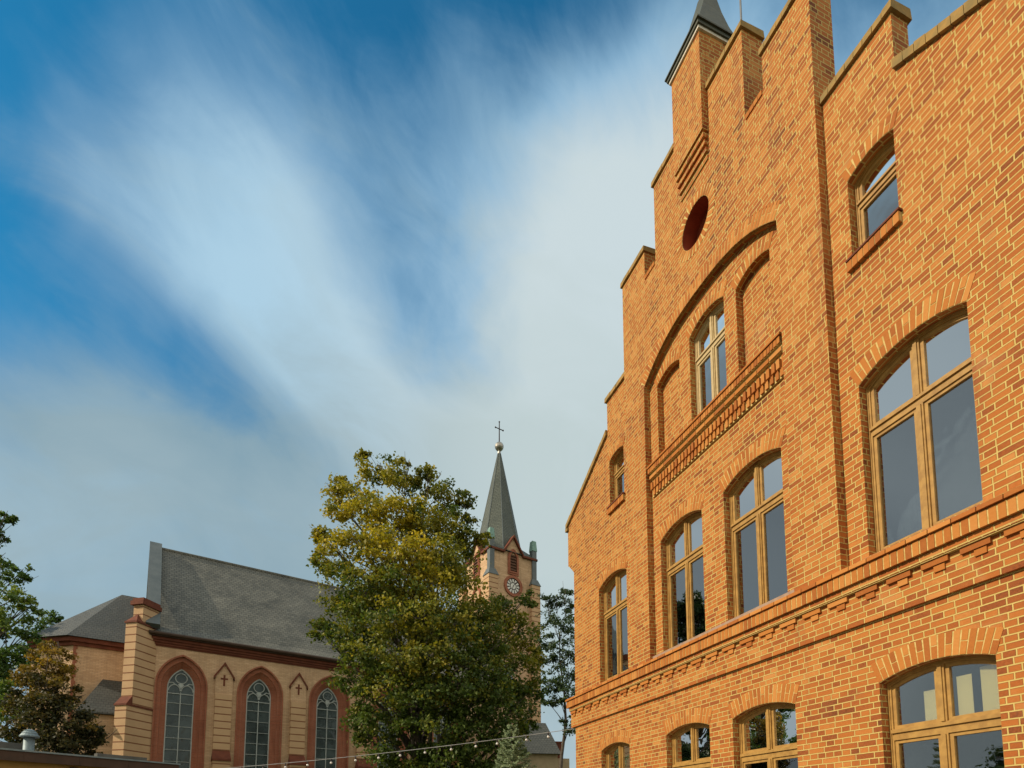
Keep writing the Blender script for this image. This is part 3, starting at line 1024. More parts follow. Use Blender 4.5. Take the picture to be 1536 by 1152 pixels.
for c in PC:
    f = MB()
    o0 = gothic(c, 1.25, 4.0, 9.55, 11.30)
    i0 = gothic(c, 0.70, 4.0, 9.50, 10.68)
    m0 = gothic(c, 1.02, 4.0, 9.53, 11.03)
    m1 = gothic(c, 0.98, 4.0, 9.53, 10.99)
    def strip(a, ya, bq, yb):
        A = [f.bm.verts.new((x, ya, z)) for x, z in a]
        B = [f.bm.verts.new((x, yb, z)) for x, z in bq]
        for k in range(len(a) - 1):
            f.bm.faces.new((A[k], A[k + 1], B[k + 1], B[k]))
    oo = gothic(c, 1.33, 4.0, 9.56, 11.40)
    strip(oo, -.001, oo, -.06)
    strip(oo, -.06, o0, -.06)
    strip(o0, -.06, o0, .10)
    strip(o0, .10, m0, .13)
    strip(m0, .13, m1, .22)
    strip(m1, .22, i0, .50)
    strip(i0, .50, i0, .62)
    win = f.build('window', M['church_red'], church)
    t = MB()
    t.plate(gothic(c, .70, 4.0, 9.5, 10.68), [gothic(c, .645, 4.05, 9.5, 10.60)], .50, .56)
    t.box(c - .022, c + .022, .49, .55, 4.05, 9.28)
    for k in range(8):
        z = 4.55 + .68 * k
        if z < 9.3:
            t.box(c - .65, c + .65, .503, .53, z - .012, z + .012)
    t.box(c - .65, c + .65, .497, .54, 9.17, 9.215)
    for s in (-1, 1):
        cc = c + s * .325
        P = pointed(cc, .30, 9.36, 9.72, 6)
        t.tube([(x, .52, z) for x, z in P], .030, 5)
        t.tube([(c + s * .645, .52, 9.8), (c + s * .42, .52, 9.83), (c + s * .30, .52, 9.72)], .032, 5)
    t.tube([(c + .30 * math.cos(a * math.pi / 9), .52, 10.10 + .29 * math.sin(a * math.pi / 9)) for a in range(19)], .028, 5)
    t.prism_xz([(c - .16, 9.74), (c, 9.50), (c + .16, 9.74), (c, 9.84)], .50, .55)
    t.build('tracery', M['tracery'], win)
    g = MB().plate(gothic(c, .69, 4.01, 9.5, 10.66), [], .55, .56)
    g.build('glass', M['church_glass'], win)
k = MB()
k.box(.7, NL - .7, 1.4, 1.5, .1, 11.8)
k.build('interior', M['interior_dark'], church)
# cornice, gutter, roofs
c = MB()
for z0, z1, d in ((11.72, 11.80, .05), (11.80, 11.92, .10), (11.92, 12.06, .17), (12.06, 12.22, .25)):
    c.box(0.04, NL, -d, 0, z0, z1)
c.build('cornice', M['church_red_dark'], church)
c = MB()
c.tube([(0.0, -.42, 12.36), (NL, -.42, 12.36)], .10, 8)
c.box(0, NL, -.38, .4, 12.22, 12.30)
c.build('gutter', M['hall_fascia'], church)
r = MB()
for s in (1, -1):
    def Y(y):
        return 5.5 - s * (5.5 - y)
    prof = [(-.48, 12.36), (.35, 12.98), (5.5, 19.72)]
    for (ya, za), (yb, zb) in zip(prof, prof[1:]):
        nn = 14
        for i in range(nn):
            xa, xb = .30 + (NL - .3) * i / nn, .30 + (NL - .3) * (i + 1) / nn
            r.poly([(xa, Y(ya), za), (xb, Y(ya), za), (xb, Y(yb), zb), (xa, Y(yb), zb)])
r.tube([(.3, 5.5, 19.74), (NL, 5.5, 19.74)], .09, 6)
bmesh.ops.remove_doubles(r.bm, verts=r.bm.verts, dist=.001)
r.build('nave_roof', M['slate'], church)
for x0, x1 in ((-.18, .50), (NL - .5, NL + .12)):
    c = MB()
    for s in (1, -1):
        def Y(y):
            return 5.5 - s * (5.5 - y)
        c.hexa([(x0, Y(-.30), 12.62), (x1, Y(-.30), 12.62), (x1, Y(-.62), 12.80), (x0, Y(-.62), 12.80),
                (x0, Y(5.5), 19.55), (x1, Y(5.5), 19.55), (x1, Y(5.5), 20.08), (x0, Y(5.5), 20.08)])
    c.build('gable_coping', M['lead'], church)
# flat buttresses with a little gable and a cross
for i in range(4):
    x = 3.93 + 4.28 * i
    b = MB()
    b.prism_xz([(x - .47, 10.36), (x, 11.12), (x + .47, 10.36), (x + .47, 9.3), (x - .47, 9.3)], -.14, 0)
    bt = b.build('buttress', M['church_brick'], church)
    b = MB()
    b.box(x - .45, x + .45, -.27, 0, 5.95, 9.3)
    b.box(x - .46, x + .46, -.62, 0, -.2, 5.3)
    b.build('banded_shaft', M['banded_brick'], bt)
    b = MB()
    b.hexa([(x - .5, -.70, 5.3), (x + .5, -.70, 5.3), (x + .5, 0, 5.3), (x - .5, 0, 5.3),
            (x - .5, -.70, 5.42), (x + .5, -.70, 5.42), (x + .46, -.27, 5.93), (x - .46, -.27, 5.93)])
    b.build('weathering', M['church_red_dark'], bt)
    b = MB()
    for s in (-1, 1):
        b.hexa([(x, -.22, 11.10), (x + s * .56, -.22, 10.22), (x + s * .56, 0, 10.22), (x, 0, 11.10),
                (x, -.22, 11.27), (x + s * .56, -.22, 10.39), (x + s * .56, 0, 10.39), (x, 0, 11.27)])
    b.build('gablet_coping', M['church_red_dark'], bt)
    b = MB()
    b.box(x - .055, x + .055, -.147, -.1, 9.82, 10.50)
    for s in (-1, 1):
        b.box(*sorted((x + s * .055, x + s * .20)), -.147, -.1, 10.20, 10.31)
    b.build('cross', M['church_red_dark'], bt)
# diagonal corner buttress
def dbox(m, x0, x1, y0, y1, z0, z1, y0t=None):
    y0t = y0 if y0t is None else y0t
    q = math.sqrt(.5)
    def T(x, y, z):   # x along the face, y out of the corner
        return (-.05 + x * q - y * q, .05 - x * q - y * q, z)
    m.hexa([T(x0, y1, z0), T(x1, y1, z0), T(x1, y0, z0), T(x0, y0, z0), T(x0, y1 if y0t == y0 else y0t, z1), T(x1, y1 if y0t == y0 else y0t, z1), T(x1, y0, z1), T(x0, y0, z1)])
m = MB()
dbox(m, -.36, .36, -.3, 1.45, -.2, 7.95)
dbox(m, -.35, .35, -.3, 1.12, 7.95, 12.6)
dbox(m, -.31, .31, -.4, .72, 12.6, 13.75)
cb = m.build('corner_buttress', M['banded_brick'], church)
m = MB()
dbox(m, -.40, .40, -.3, 1.50, 7.95, 8.05)
q = math.sqrt(.5)
def T(x, y, z):
    return (-.05 + x * q - y * q, .05 - x * q - y * q, z)
m.hexa([T(-.38, 1.48, 8.05), T(.38, 1.48, 8.05), T(.38, 1.10, 8.05), T(-.38, 1.10, 8.05), T(-.36, 1.13, 8.5), T(.36, 1.13, 8.5), T(.36, 1.1, 8.5), T(-.36, 1.1, 8.5)])
m.build('offset_slab', M['church_red_dark'], cb)
m = MB()
dbox(m, -.42, .42, -.45, .86, 13.75, 13.98)
dbox(m, -.36, .36, -.40, .78, 13.98, 14.14)
m.build('cap', M['church_red_dark'], cb)
m = MB()
dbox(m, -.40, .40, -.3, 1.18, 12.6, 12.70)
q = math.sqrt(.5)
def T(x, y, z):
    return (-.05 + x * q - y * q, .05 - x * q - y * q, z)
m.hexa([T(-.38, 1.16, 12.7), T(.38, 1.16, 12.7), T(.38, .7, 12.7), T(-.38, .7, 12.7), T(-.02, .75, 13.2), T(.02, .75, 13.2), T(.02, .7, 13.2), T(-.02, .7, 13.2)])
m.build('offset_slab', M['church_red_dark'], cb)
MB().tube([(.17, -.12, 0), (.17, -.12, 12.1), (.17, -.36, 12.3)], .055, 8).build('downpipe', M['maroon_pipe'], church)

# choir with polygonal apse
AP = [(0, 2.0), (-3.45, 2.0), (-5.5, 4.05), (-5.5, 6.95), (-3.45, 9.0), (0, 9.0)]
m = MB()
m.prism_xy(AP, -.2, 11.75)
ch = m.build('choir', M['church_brick'], church)
m = MB()
zig = [(-3.49, 6.0)]
right = []
for k in range(28):
    d_ = .16 if k % 2 else .09
    right += [(-3.45 + d_, 6.0 + k * .2), (-3.45 + d_, 6.0 + (k + 1) * .2)]
m.plate([(-3.49, 6.0)] + [(-3.49, 11.6)] + right[::-1], [], 1.98, 2.02)
m.build('quoin', M['church_red'], ch)
def off(P, d):
    cx, cy = -1.8, 5.5
    return [(0 if abs(x) < .01 else x - d, y + (d if y > cy else -d)) for x, y in P]
m = MB()
m.prism_xy(off(AP, .10), 11.60, 11.80)
m.prism_xy(off(AP, .22), 11.803, 12.05)
m.build('cornice', M['church_red_dark'], ch)
m = MB()
E_ = off(AP, .34)
apx = (-1.5, 5.5, 16.15)
R0 = (0, 5.5, 16.15)
ev = [(x, y, 12.055) for x, y in E_]
m.poly([ev[0], ev[1], apx, R0])
m.poly([ev[1], ev[2], apx])
m.poly([ev[2], ev[3], apx])
m.poly([ev[3], ev[4], apx])
m.poly([ev[4], ev[5], R0, apx])
m.poly(ev[::-1])
m.build('roof', M['slate_dark'], ch)
# low sacristy roof beside the choir
m = MB()
m.box(-2.75, -.9, -.1, 2.0, -.2, 7.5)
sc = m.build('sacristy', M['church_brick'], church)
m = MB()
P = [(-3.0, -.35, 7.6), (-.75, -.35, 7.6), (-.75, 2.0, 7.6), (-3.0, 2.0, 7.6)]
Rg = [(-2.05, 1.99, 9.85), (-.76, 1.99, 9.85)]
m.poly([P[0], P[1], Rg[1], Rg[0]])
m.poly([P[0], Rg[0], P[3]])
m.poly([P[1], P[2], Rg[1]])
m.poly(P[::-1])
m.box(-3.02, -.74, -.37, 1.9, 7.5, 7.597)
m.build('roof', M['slate_dark'], sc)

# ---- tower
TX0, TX1, TY0 = 24.42, 29.05, 3.19
TC = ((TX0 + TX1) / 2, TY0 + (TX1 - TX0) / 2)
HW = (TX1 - TX0) / 2
m = MB()
m.box(TX0, TX1, TY0, TY0 + 2 * HW, -.2, 25.45)
for rot in range(4):
    a = rot * math.pi / 2
    ca, sa = round(math.cos(a)), round(math.sin(a))
    def TR(x, y, z):
        return (TC[0] + x * ca - y * sa, TC[1] + x * sa + y * ca, z)
    v = [TR(-.95, -HW - .03, 25.3), TR(.95, -HW - .03, 25.3), TR(0, -HW - .03, 26.85), TR(-.95, -HW + .5, 25.3), TR(.95, -HW + .5, 25.3), TR(0, -HW + 1.3, 26.85)]
    bv = [m.bm.verts.new(q) for q in v]
    for f in ((0, 1, 2), (0, 2, 5, 3), (1, 4, 5, 2)):
        m.bm.faces.new([bv[i] for i in f])
tw = m.build('tower', M['church_brick'], church)
def tower_side(m, rot, fn):
    a = rot * math.pi / 2
    ca, sa = round(math.cos(a)), round(math.sin(a))
    m2 = MB()
    fn(m2)
    for v in m2.bm.verts:
        x, y, z = v.co
        v.co = (TC[0] + x * ca - y * sa, TC[1] + x * sa + y * ca, z)
    me = bpy.data.meshes.new("tmp")
    m2.bm.to_mesh(me)
    m2.bm.free()
    m.bm.from_mesh(me)
    bpy.data.meshes.remove(me)
m = MB()
def eave(mm):
    for s in (-1, 1):
        mm.box(*sorted((s * .95, s * (HW + .22))), -HW - .22, -HW, 25.28, 25.46)
        mm.hexa([(0, -HW - .25, 26.85), (s * 1.06, -HW - .25, 25.2), (s * 1.06, -HW + .6, 25.2), (0, -HW + 1.5, 26.85),
                 (0, -HW - .25, 27.08), (s * 1.06, -HW - .25, 25.43), (s * 1.06, -HW + .6, 25.43), (0, -HW + 1.5, 27.08)])
for k in range(4):
    tower_side(m, k, eave)
m.build('eaves', M['church_red_dark'], tw)
# belfry louvres
for k in (0, 1, 2, 3):
    m = MB()
    def bel(mm):
        o0 = gothic(0, .56, 23.45, 25.0, 25.85, 7)
        i0 = gothic(0, .36, 23.75, 24.95, 25.5, 7)
        mm.plate(o0, [i0], -HW - .09, -HW)
        mm.plate(gothic(0, .46, 23.62, 24.97, 25.66, 7), [i0], -HW - .14, -HW - .09)
    tower_side(m, k, bel)
    bw = m.build('belfry_window', M['church_red'], tw)
    m = MB()
    def lou(mm):
        mm.plate(gothic(0, .36, 23.75, 24.95, 25.5, 7), [], -HW - .012, -HW - .002)
        for i in range(6):
            z = 23.85 + i * .26
            mm.hexa([(-.35, -HW - .10, z), (.35, -HW - .10, z), (.35, -HW - .02, z + .12), (-.35, -HW - .02, z + .12),
                     (-.35, -HW - .10, z + .05), (.35, -HW - .10, z + .05), (.35, -HW - .02, z + .17), (-.35, -HW - .02, z + .17)])
    tower_side(m, k, lou)
    m.build('louvre', M['dark_joinery'], bw)
# clock on the front and on the lit side
def circ(r, cx, cz, n=36):
    return [(cx + r * math.cos(2 * math.pi * i / n), cz + r * math.sin(2 * math.pi * i / n)) for i in range(n)]
for k in (0,):
    CZ = 22.45
    m = MB()
    tower_side(m, k, lambda mm: mm.plate(circ(.95, 0, CZ), [circ(.70, 0, CZ)], -HW - .12, -HW))
    ck = m.build('clock', M['church_red'], church)
    m = MB()
    tower_side(m, k, lambda mm: mm.plate(circ(.72, 0, CZ), [], -HW - .02, -HW - .001))
    m.build('clock_face', M['clock_dark'], ck)
    m = MB()
    def num(mm):
        mm.plate(circ(.27, 0, CZ), [], -HW - .04, -HW - .02)
        for i in range(12):
            a = i * math.pi / 6
            s_, c_ = math.sin(a), math.cos(a)
            P = []
            for rr, hw in ((.34, .055), (.64, .105)):
                P += [(s_ * rr - c_ * hw, CZ + c_ * rr + s_ * hw), (s_ * rr + c_ * hw, CZ + c_ * rr - s_ * hw)]
            mm.prism_xz([P[0], P[2], P[3], P[1]], -HW - .04, -HW - .02)
    tower_side(m, k, num)
    m.build('clock_numerals', M['clock_white'], ck)
    m = MB()
    def hand(mm):
        for a, L in ((R(35), .58), (R(-160), .40)):
            s_, c_ = math.sin(a), math.cos(a)
            mm.prism_xz([(-c_ * .035, CZ + s_ * .035), (s_ * L, CZ + c_ * L), (c_ * .035, CZ - s_ * .035), (-s_ * .1, CZ - c_ * .1)], -HW - .06, -HW - .045)
    tower_side(m, k, hand)
    m.build('clock_hand', M['clock_dark'], ck)
# side face: round niche under the belfry window
m = MB()
def rn(mm):
    mm.plate(gothic(0, .75, 20.6, 21.9, 22.6, 9), [gothic(0, .5, 20.6, 21.9, 22.35, 9)], -HW - .08, -HW)
for k in (3,):
    tower_side(m, k, rn)
m.build('side_niche', M['church_red'], tw)
# corner piers and pinnacles
def sqr(cx, cy, h):
    return [(cx - h, cy - h), (cx + h, cy - h), (cx + h, cy + h), (cx - h, cy + h)]
for sx in (-1, 1):
    for sy in (-1, 1):
        cx, cy = TC[0] + sx * (HW - .08), TC[1] + sy * (HW - .08)
        MB().box(cx - .46, cx + .46, cy - .46, cy + .46, -.2, 22.9).build('corner_pier', M['banded_brick'], tw)
        m = MB()
        m.prism_xy(sqr(cx, cy, .52), 22.9, 23.5, sqr(cx, cy, .3))
        m.box(cx - .23, cx + .23, cy - .23, cy + .23, 23.5, 26.2)
        m.build('pinnacle', M['lead'], tw)
        MB().prism_xy(sqr(cx, cy, .27), 26.2, 27.15, sqr(cx, cy, .2)).build('pinnacle_cap', M['copper'], tw)
# spire
m = MB()
base = [(TC[0] + sx * (HW + .2), TC[1] + sy * (HW + .2)) for sx, sy in ((-1, -1), (1, -1), (1, 1), (-1, 1))]
def octo(r, z):
    return [(TC[0] + r * math.cos(math.pi / 8 + k * math.pi / 4), TC[1] + r * math.sin(math.pi / 8 + k * math.pi / 4), z) for k in range(8)]
o0, o1 = octo(2.22, 25.9), octo(.14, 36.1)
for k in range(8):
    m.poly([o0[k], o0[(k + 1) % 8], o1[(k + 1) % 8], o1[k]])
m.poly(o1)
m.prism_xy(base, 25.46, 26.5, [(TC[0] + sx * 1.5, TC[1] + sy * 1.5) for sx, sy in ((-1, -1), (1, -1), (1, 1), (-1, 1))])
sp_ = m.build('spire', M['spire_slate'], church)
m = MB()
for k in range(8):
    m.tube([o0[k], o1[k]], [.045, .03], 5)
m.build('hip_flashing', M['lead'], sp_)
m = MB()
m.lathe((TC[0], TC[1], 36.05), [(.16, 0), (.13, .25), (.20, .32), (.10, .38)], 12)
m.ball((TC[0], TC[1], 36.78), .42, 16, 10)
m.build('ball', M['gilt_metal'], sp_)
m = MB()
m.tube([(TC[0], TC[1], 37.1), (TC[0], TC[1], 39.25)], [.06, .045], 6)
m.tube([(TC[0] - .42, TC[1], 38.55), (TC[0] + .42, TC[1], 38.55)], .045, 6)
for p_ in ((-.42, 38.55), (.42, 38.55), (0, 39.25)):
    m.ball((TC[0] + p_[0], TC[1], p_[1]), .08, 6, 4)
m.build('cross', M['clock_dark'], sp_)

# ------------------------------------------------------------------ outbuilding in front of the church
hall = thing('outbuilding', (-10.85, 15.0, 0), R(90 - 31.6), 'low ochre outbuilding with a dark fascia and flat felt roof below the church', 'outbuilding')
m = MB()
m.box(-3.2, 2.05, .22, 6.0, -.1, 3.12)
m.build('wall', M['hall_wall'], hall)
m = MB()
m.box(-3.4, 2.2, -.02, .03, 3.10, 3.34)
m.box(2.15, 2.2, .03, 6.2, 3.10, 3.34)
m.box(-3.4, 2.2, .03, 6.2, 3.12, 3.20)
for x in (-2.6, -1.45, -.3, .85):
    m.box(x - .006, x + .006, -.028, -.018, 3.105, 3.335)
m.build('fascia', M['hall_fascia'], hall)
m = MB()
m.box(-3.42, 2.22, -.05, .05, 3.335, 3.375)
m.build('drip_edge', M['zinc'], hall)
m = MB()
m.hexa([(-3.4, .05, 3.2), (2.2, .05, 3.2), (2.2, 6.2, 3.2), (-3.4, 6.2, 3.2), (-3.4, .05, 3.36), (2.2, .05, 3.36), (2.2, 6.2, 3.62), (-3.4, 6.2, 3.62)])
m.box(-3.4, -1.05, 1.2, 1.5, 3.4, 3.66)
m.box(.35, 1.62, .62, .80, 3.36, 3.53)
m.build('roof', M['felt'], hall)
m = MB()
m.box(-.42, -.26, .12, .23, 2.90, 3.06)
m.build('vent_grille', M['clock_dark'], hall)
m = MB()
c0 = (-1.12, 0.75, 3.38)
m.lathe(c0, [(.15, 0), (.135, .04), (.115, .05), (.115, .42)], 18)
vp = m.build('roof_vent', M['zinc'], hall, True)
m = MB()
m.lathe(c0, [(.20, .40), (.205, .43), (.16, .49), (.165, .50), (.12, .55), (.125, .56), (.05, .60), (.01, .61)], 18)
m.build('cowl', M['zinc'], vp)

# ------------------------------------------------------------------ house far behind
hs = thing('house', (2.2, 41.0, 0), R(8), 'small tan house with grey slate roof and a dark chimney behind the spruce', 'house')
m = MB()
m.box(-2.2, 1.05, 0, 8, -.1, 6.7)
m.box(1.05, 2.1, .8, 7, -.1, 6.4)
m.build('wall', M['house_wall'], hs)
m = MB()
m.hexa([(-2.5, -.35, 6.6), (1.25, -.35, 6.6), (1.25, 8.3, 6.6), (-2.5, 8.3, 6.6), (-1.6, 1.8, 9.15), (.55, 1.8, 9.15), (.55, 6, 9.15), (-1.6, 6, 9.15)])
m.build('roof', M['slate_dark'], hs)
m = MB()
m.box(1.1, 1.55, .9, 1.4, 6.3, 7.55)
m.box(1.05, 1.60, .85, 1.45, 7.55, 7.65)
m.build('chimney', M['church_red_dark'], hs)

# ------------------------------------------------------------------ string of bulbs
P0 = Vector((1.63, 15.25, 4.13))
P1 = Vector((-9.62, 16.86, 3.14))
Ls = (P1 - P0).length
pts = []
for i in range(61):
    f = i / 60
    q = P0.lerp(P1, f)
    q.z -= .10 * 4 * f * (1 - f)
    pts.append(q)
m = MB()
m.tube(pts, .009, 5)
sg = m.build('string_lights', M['cable'])
tag(sg, 'pale cable of small round bulbs strung across in front of the linden', 'string lights')
proto_s = proto_b = None
nb = 15
for i in range(nb):
    f = .055 + .90 * i / nb + random.Random(i).uniform(-.006, .006)
    q = P0.lerp(P1, f)
    q.z -= .10 * 4 * f * (1 - f)
    if proto_s is None:
        m = MB()
        m.lathe((0, 0, -.085), [(.012, .085), (.018, .07), (.020, .02), (.016, 0)], 8)
        proto_s = m.build('bulb_holder', M['clock_dark'], sg)
        m = MB()
        m.ball((0, 0, -.118), .035, 10, 8)
        proto_b = m.build('bulb', M['bulb'], sg, True)
        a_, b_ = proto_s, proto_b
    else:
        a_, b_ = proto_s.copy(), proto_b.copy()
        COL.objects.link(a_)
        COL.objects.link(b_)
    b_.parent = a_
    a_.location = q
    b_.location = (0, 0, 0)

# ------------------------------------------------------------------ trees
# crowns are lists of leaf clumps: x, y, z, radius, share of yellow leaves
LIN = [(-6.38, 26.0, 18.26, 0.77, 0.6), (-7.06, 26.5, 19.09, 0.42, 0.5), (-5.18, 25.5, 17.62, 0.76, 0.55), (-4.2, 26.8, 18.09, 0.74, 0.4), (-5.2, 26.0, 18.6, 0.36, 0.3), (-4.02, 26.0, 18.16, 0.39, 0.3), (-3.06, 26.5, 17.24, 0.79, 0.35), (-2.29, 26.8, 17.31, 0.52, 0.2), (-7.77, 26.0, 17.11, 0.83, 0.75), (-8.12, 26.3, 17.69, 0.48, 0.6), (-7.81, 25.2, 15.83, 0.63, 0.8), (-6.42, 24.5, 15.59, 0.95, 0.85), (-5.13, 24.0, 15.0, 0.93, 0.8), (-4.06, 24.5, 15.13, 0.9, 0.6), (-3.06, 25.5, 15.36, 0.93, 0.45), (-2.19, 26.8, 16.23, 0.49, 0.2), (-8.47, 25.5, 14.4, 0.76, 0.7), (-9.08, 26.0, 14.98, 0.42, 0.45), (-8.5, 25.7, 13.55, 0.65, 0.6), (-6.54, 23.5, 13.4, 0.91, 0.8), (-5.21, 23.0, 12.78, 1.0, 0.85), (-4.0, 23.0, 12.72, 0.95, 0.9), (-2.95, 24.0, 13.14, 0.93, 0.6), (-1.96, 26.0, 14.65, 0.77, 0.3), (-1.45, 26.4, 15.18, 0.42, 0.25), (-7.21, 24.5, 12.23, 0.95, 0.5), (-5.79, 23.5, 11.51, 0.97, 0.35), (-4.39, 22.7, 11.17, 0.99, 0.55), (-3.22, 23.0, 11.3, 0.95, 0.75), (-2.21, 24.5, 12.23, 0.95, 0.7), (-7.47, 25.0, 11.07, 0.92, 0.35), (-6.31, 24.0, 10.25, 0.93, 0.3), (-4.72, 22.5, 9.71, 0.98, 0.35), (-3.53, 22.5, 9.71, 0.98, 0.5), (-2.39, 23.0, 10.03, 1.0, 0.6), (-1.24, 24.5, 10.88, 0.95, 0.4), (-0.09, 26.0, 11.45, 0.77, 0.3), (0.69, 26.5, 12.12, 0.49, 0.2), (-8.35, 25.5, 10.49, 0.7, 0.25), (-8.87, 26.0, 10.5, 0.42, 0.2), (-7.42, 25.0, 9.41, 0.86, 0.2), (-5.86, 23.5, 8.51, 0.91, 0.3), (-4.43, 22.5, 8.22, 0.98, 0.45), (-3.24, 22.5, 8.22, 0.98, 0.45), (-2.1, 23.0, 8.64, 1.0, 0.3), (-0.93, 24.0, 9.24, 0.99, 0.25), (0.36, 25.5, 10.18, 0.82, 0.35), (0.82, 26.0, 9.25, 0.65, 0.5), (-7.23, 25.5, 8.04, 0.76, 0.15), (-5.81, 24.0, 7.09, 0.82, 0.2), (-4.5, 23.0, 7.0, 0.89, 0.3), (-3.29, 23.0, 7.0, 0.95, 0.15), (-2.09, 23.0, 7.13, 1.0, 0.15), (-0.9, 23.5, 7.53, 1.02, 0.15), (0.29, 25.0, 8.21, 0.92, 0.3), (-7.02, 26.0, 6.47, 0.71, 0.1), (-6.7, 26.0, 5.71, 0.65, 0.1), (-5.48, 24.5, 5.9, 0.84, 0.12), (-4.17, 24.0, 5.82, 0.82, 0.1), (-2.88, 23.0, 5.64, 0.89, 0.1), (-1.72, 23.5, 5.87, 0.97, 0.08), (-0.5, 24.0, 6.24, 0.93, 0.1), (0.59, 25.5, 7.13, 0.7, 0.2), (-5.42, 25.0, 4.68, 0.86, 0.06), (-4.12, 25.0, 4.68, 0.86, 0.06), (-2.71, 24.0, 4.56, 0.93, 0.06), (-1.47, 24.0, 4.56, 0.99, 0.06), (-0.23, 25.0, 5.26, 0.86, 0.06), (0.66, 26.0, 6.01, 0.54, 0.1), (-4.82, 25.0, 3.67, 0.86, 0.06), (-3.38, 25.0, 3.38, 0.97, 0.06), (-1.95, 25.0, 3.24, 1.03, 0.06), (-0.66, 25.0, 3.81, 0.86, 0.06), (-7.09, 28.5, 16.44, 0.98, 0.5), (-5.14, 29.0, 17.07, 1.13, 0.4), (-3.73, 29.0, 14.9, 1.19, 0.3), (-5.78, 29.0, 14.18, 1.19, 0.3), (-7.48, 29.0, 13.12, 1.13, 0.3), (-2.32, 29.0, 12.06, 1.19, 0.2), (-4.44, 29.5, 11.52, 1.28, 0.2), (-6.39, 29.0, 10.31, 1.19, 0.2), (-0.59, 28.0, 10.01, 1.09, 0.2), (-2.63, 29.0, 8.23, 1.26, 0.1), (-4.98, 29.0, 7.55, 1.19, 0.1), (-0.26, 28.0, 7.67, 1.09, 0.1)]
SLIM = [(3.22, 34.0, 15.52, 0.39, 0.1), (2.73, 34.5, 15.09, 0.47, 0.1), (2.28, 34.0, 13.86, 0.47, 0.1), (3.04, 33.5, 13.48, 0.54, 0.1), (2.18, 34.3, 12.72, 0.47, 0.1), (2.87, 34.0, 12.22, 0.54, 0.1), (3.34, 34.0, 11.4, 0.54, 0.1), (2.3, 34.5, 11.34, 0.47, 0.1), (2.86, 34.0, 10.18, 0.54, 0.1), (2.14, 34.0, 9.78, 0.47, 0.1), (3.2, 33.5, 9.26, 0.46, 0.1), (2.65, 34.0, 8.89, 0.35, 0.1), (2.05, 34.0, 8.77, 0.35, 0.1), (3.55, 34.6, 14.71, 0.4, 0.1), (4.07, 34.0, 12.63, 0.54, 0.1), (4.05, 34.0, 10.59, 0.54, 0.1), (3.7, 34.0, 7.37, 0.39, 0.3), (3.23, 34.0, 7.77, 0.27, 0.2), (1.92, 34.5, 15.3, 0.32, 0.1)]
LEFT = [(-22.88, 25.0, 15.4, 0.4, 0.1), (-22.61, 25.0, 15.31, 0.23, 0.1), (-22.84, 25.0, 14.46, 0.34, 0.15), (-23.44, 25.0, 14.93, 0.57, 0.1), (-23.31, 25.5, 13.45, 0.41, 0.1), (-22.21, 25.0, 12.69, 0.46, 0.2), (-21.78, 25.0, 12.82, 0.34, 0.1), (-21.72, 24.2, 11.51, 0.66, 0.5), (-21.25, 24.7, 11.26, 0.51, 0.5), (-21.24, 25.0, 10.92, 0.4, 0.4), (-21.3, 24.0, 10.25, 0.71, 0.4), (-21.0, 24.7, 9.91, 0.51, 0.3), (-21.79, 24.5, 9.25, 0.73, 0.3), (-21.46, 25.0, 8.96, 0.51, 0.15), (-22.28, 25.0, 8.21, 0.69, 0.2), (-21.5, 25.0, 7.61, 0.57, 0.35), (-21.59, 24.5, 6.91, 0.67, 0.4), (-21.79, 24.5, 5.9, 0.67, 0.4), (-21.4, 25.0, 6.43, 0.51, 0.3), (-23.58, 25.0, 13.07, 0.8, 0.2), (-23.57, 25.0, 11.22, 0.97, 0.3), (-23.38, 25.0, 9.11, 0.97, 0.2), (-23.2, 25.0, 7.02, 0.97, 0.2), (-24.54, 25.0, 12.14, 1.03, 0.2), (-24.61, 25.0, 9.71, 1.14, 0.2), (-24.09, 25.0, 7.32, 1.14, 0.2), (-24.16, 25.0, 14.62, 0.74, 0.1), (-25.15, 25.0, 14.0, 0.74, 0.1)]
BEH = [(-37.32, 46.0, 18.47, 0.47, 0.2), (-36.87, 46.0, 18.3, 0.32, 0.2), (-37.82, 46.0, 17.91, 0.53, 0.2), (-38.3, 46.0, 17.07, 0.74, 0.2), (-37.63, 46.0, 16.79, 0.53, 0.2), (-38.75, 46.0, 15.96, 0.84, 0.2), (-38.89, 46.0, 14.31, 0.84, 0.2)]
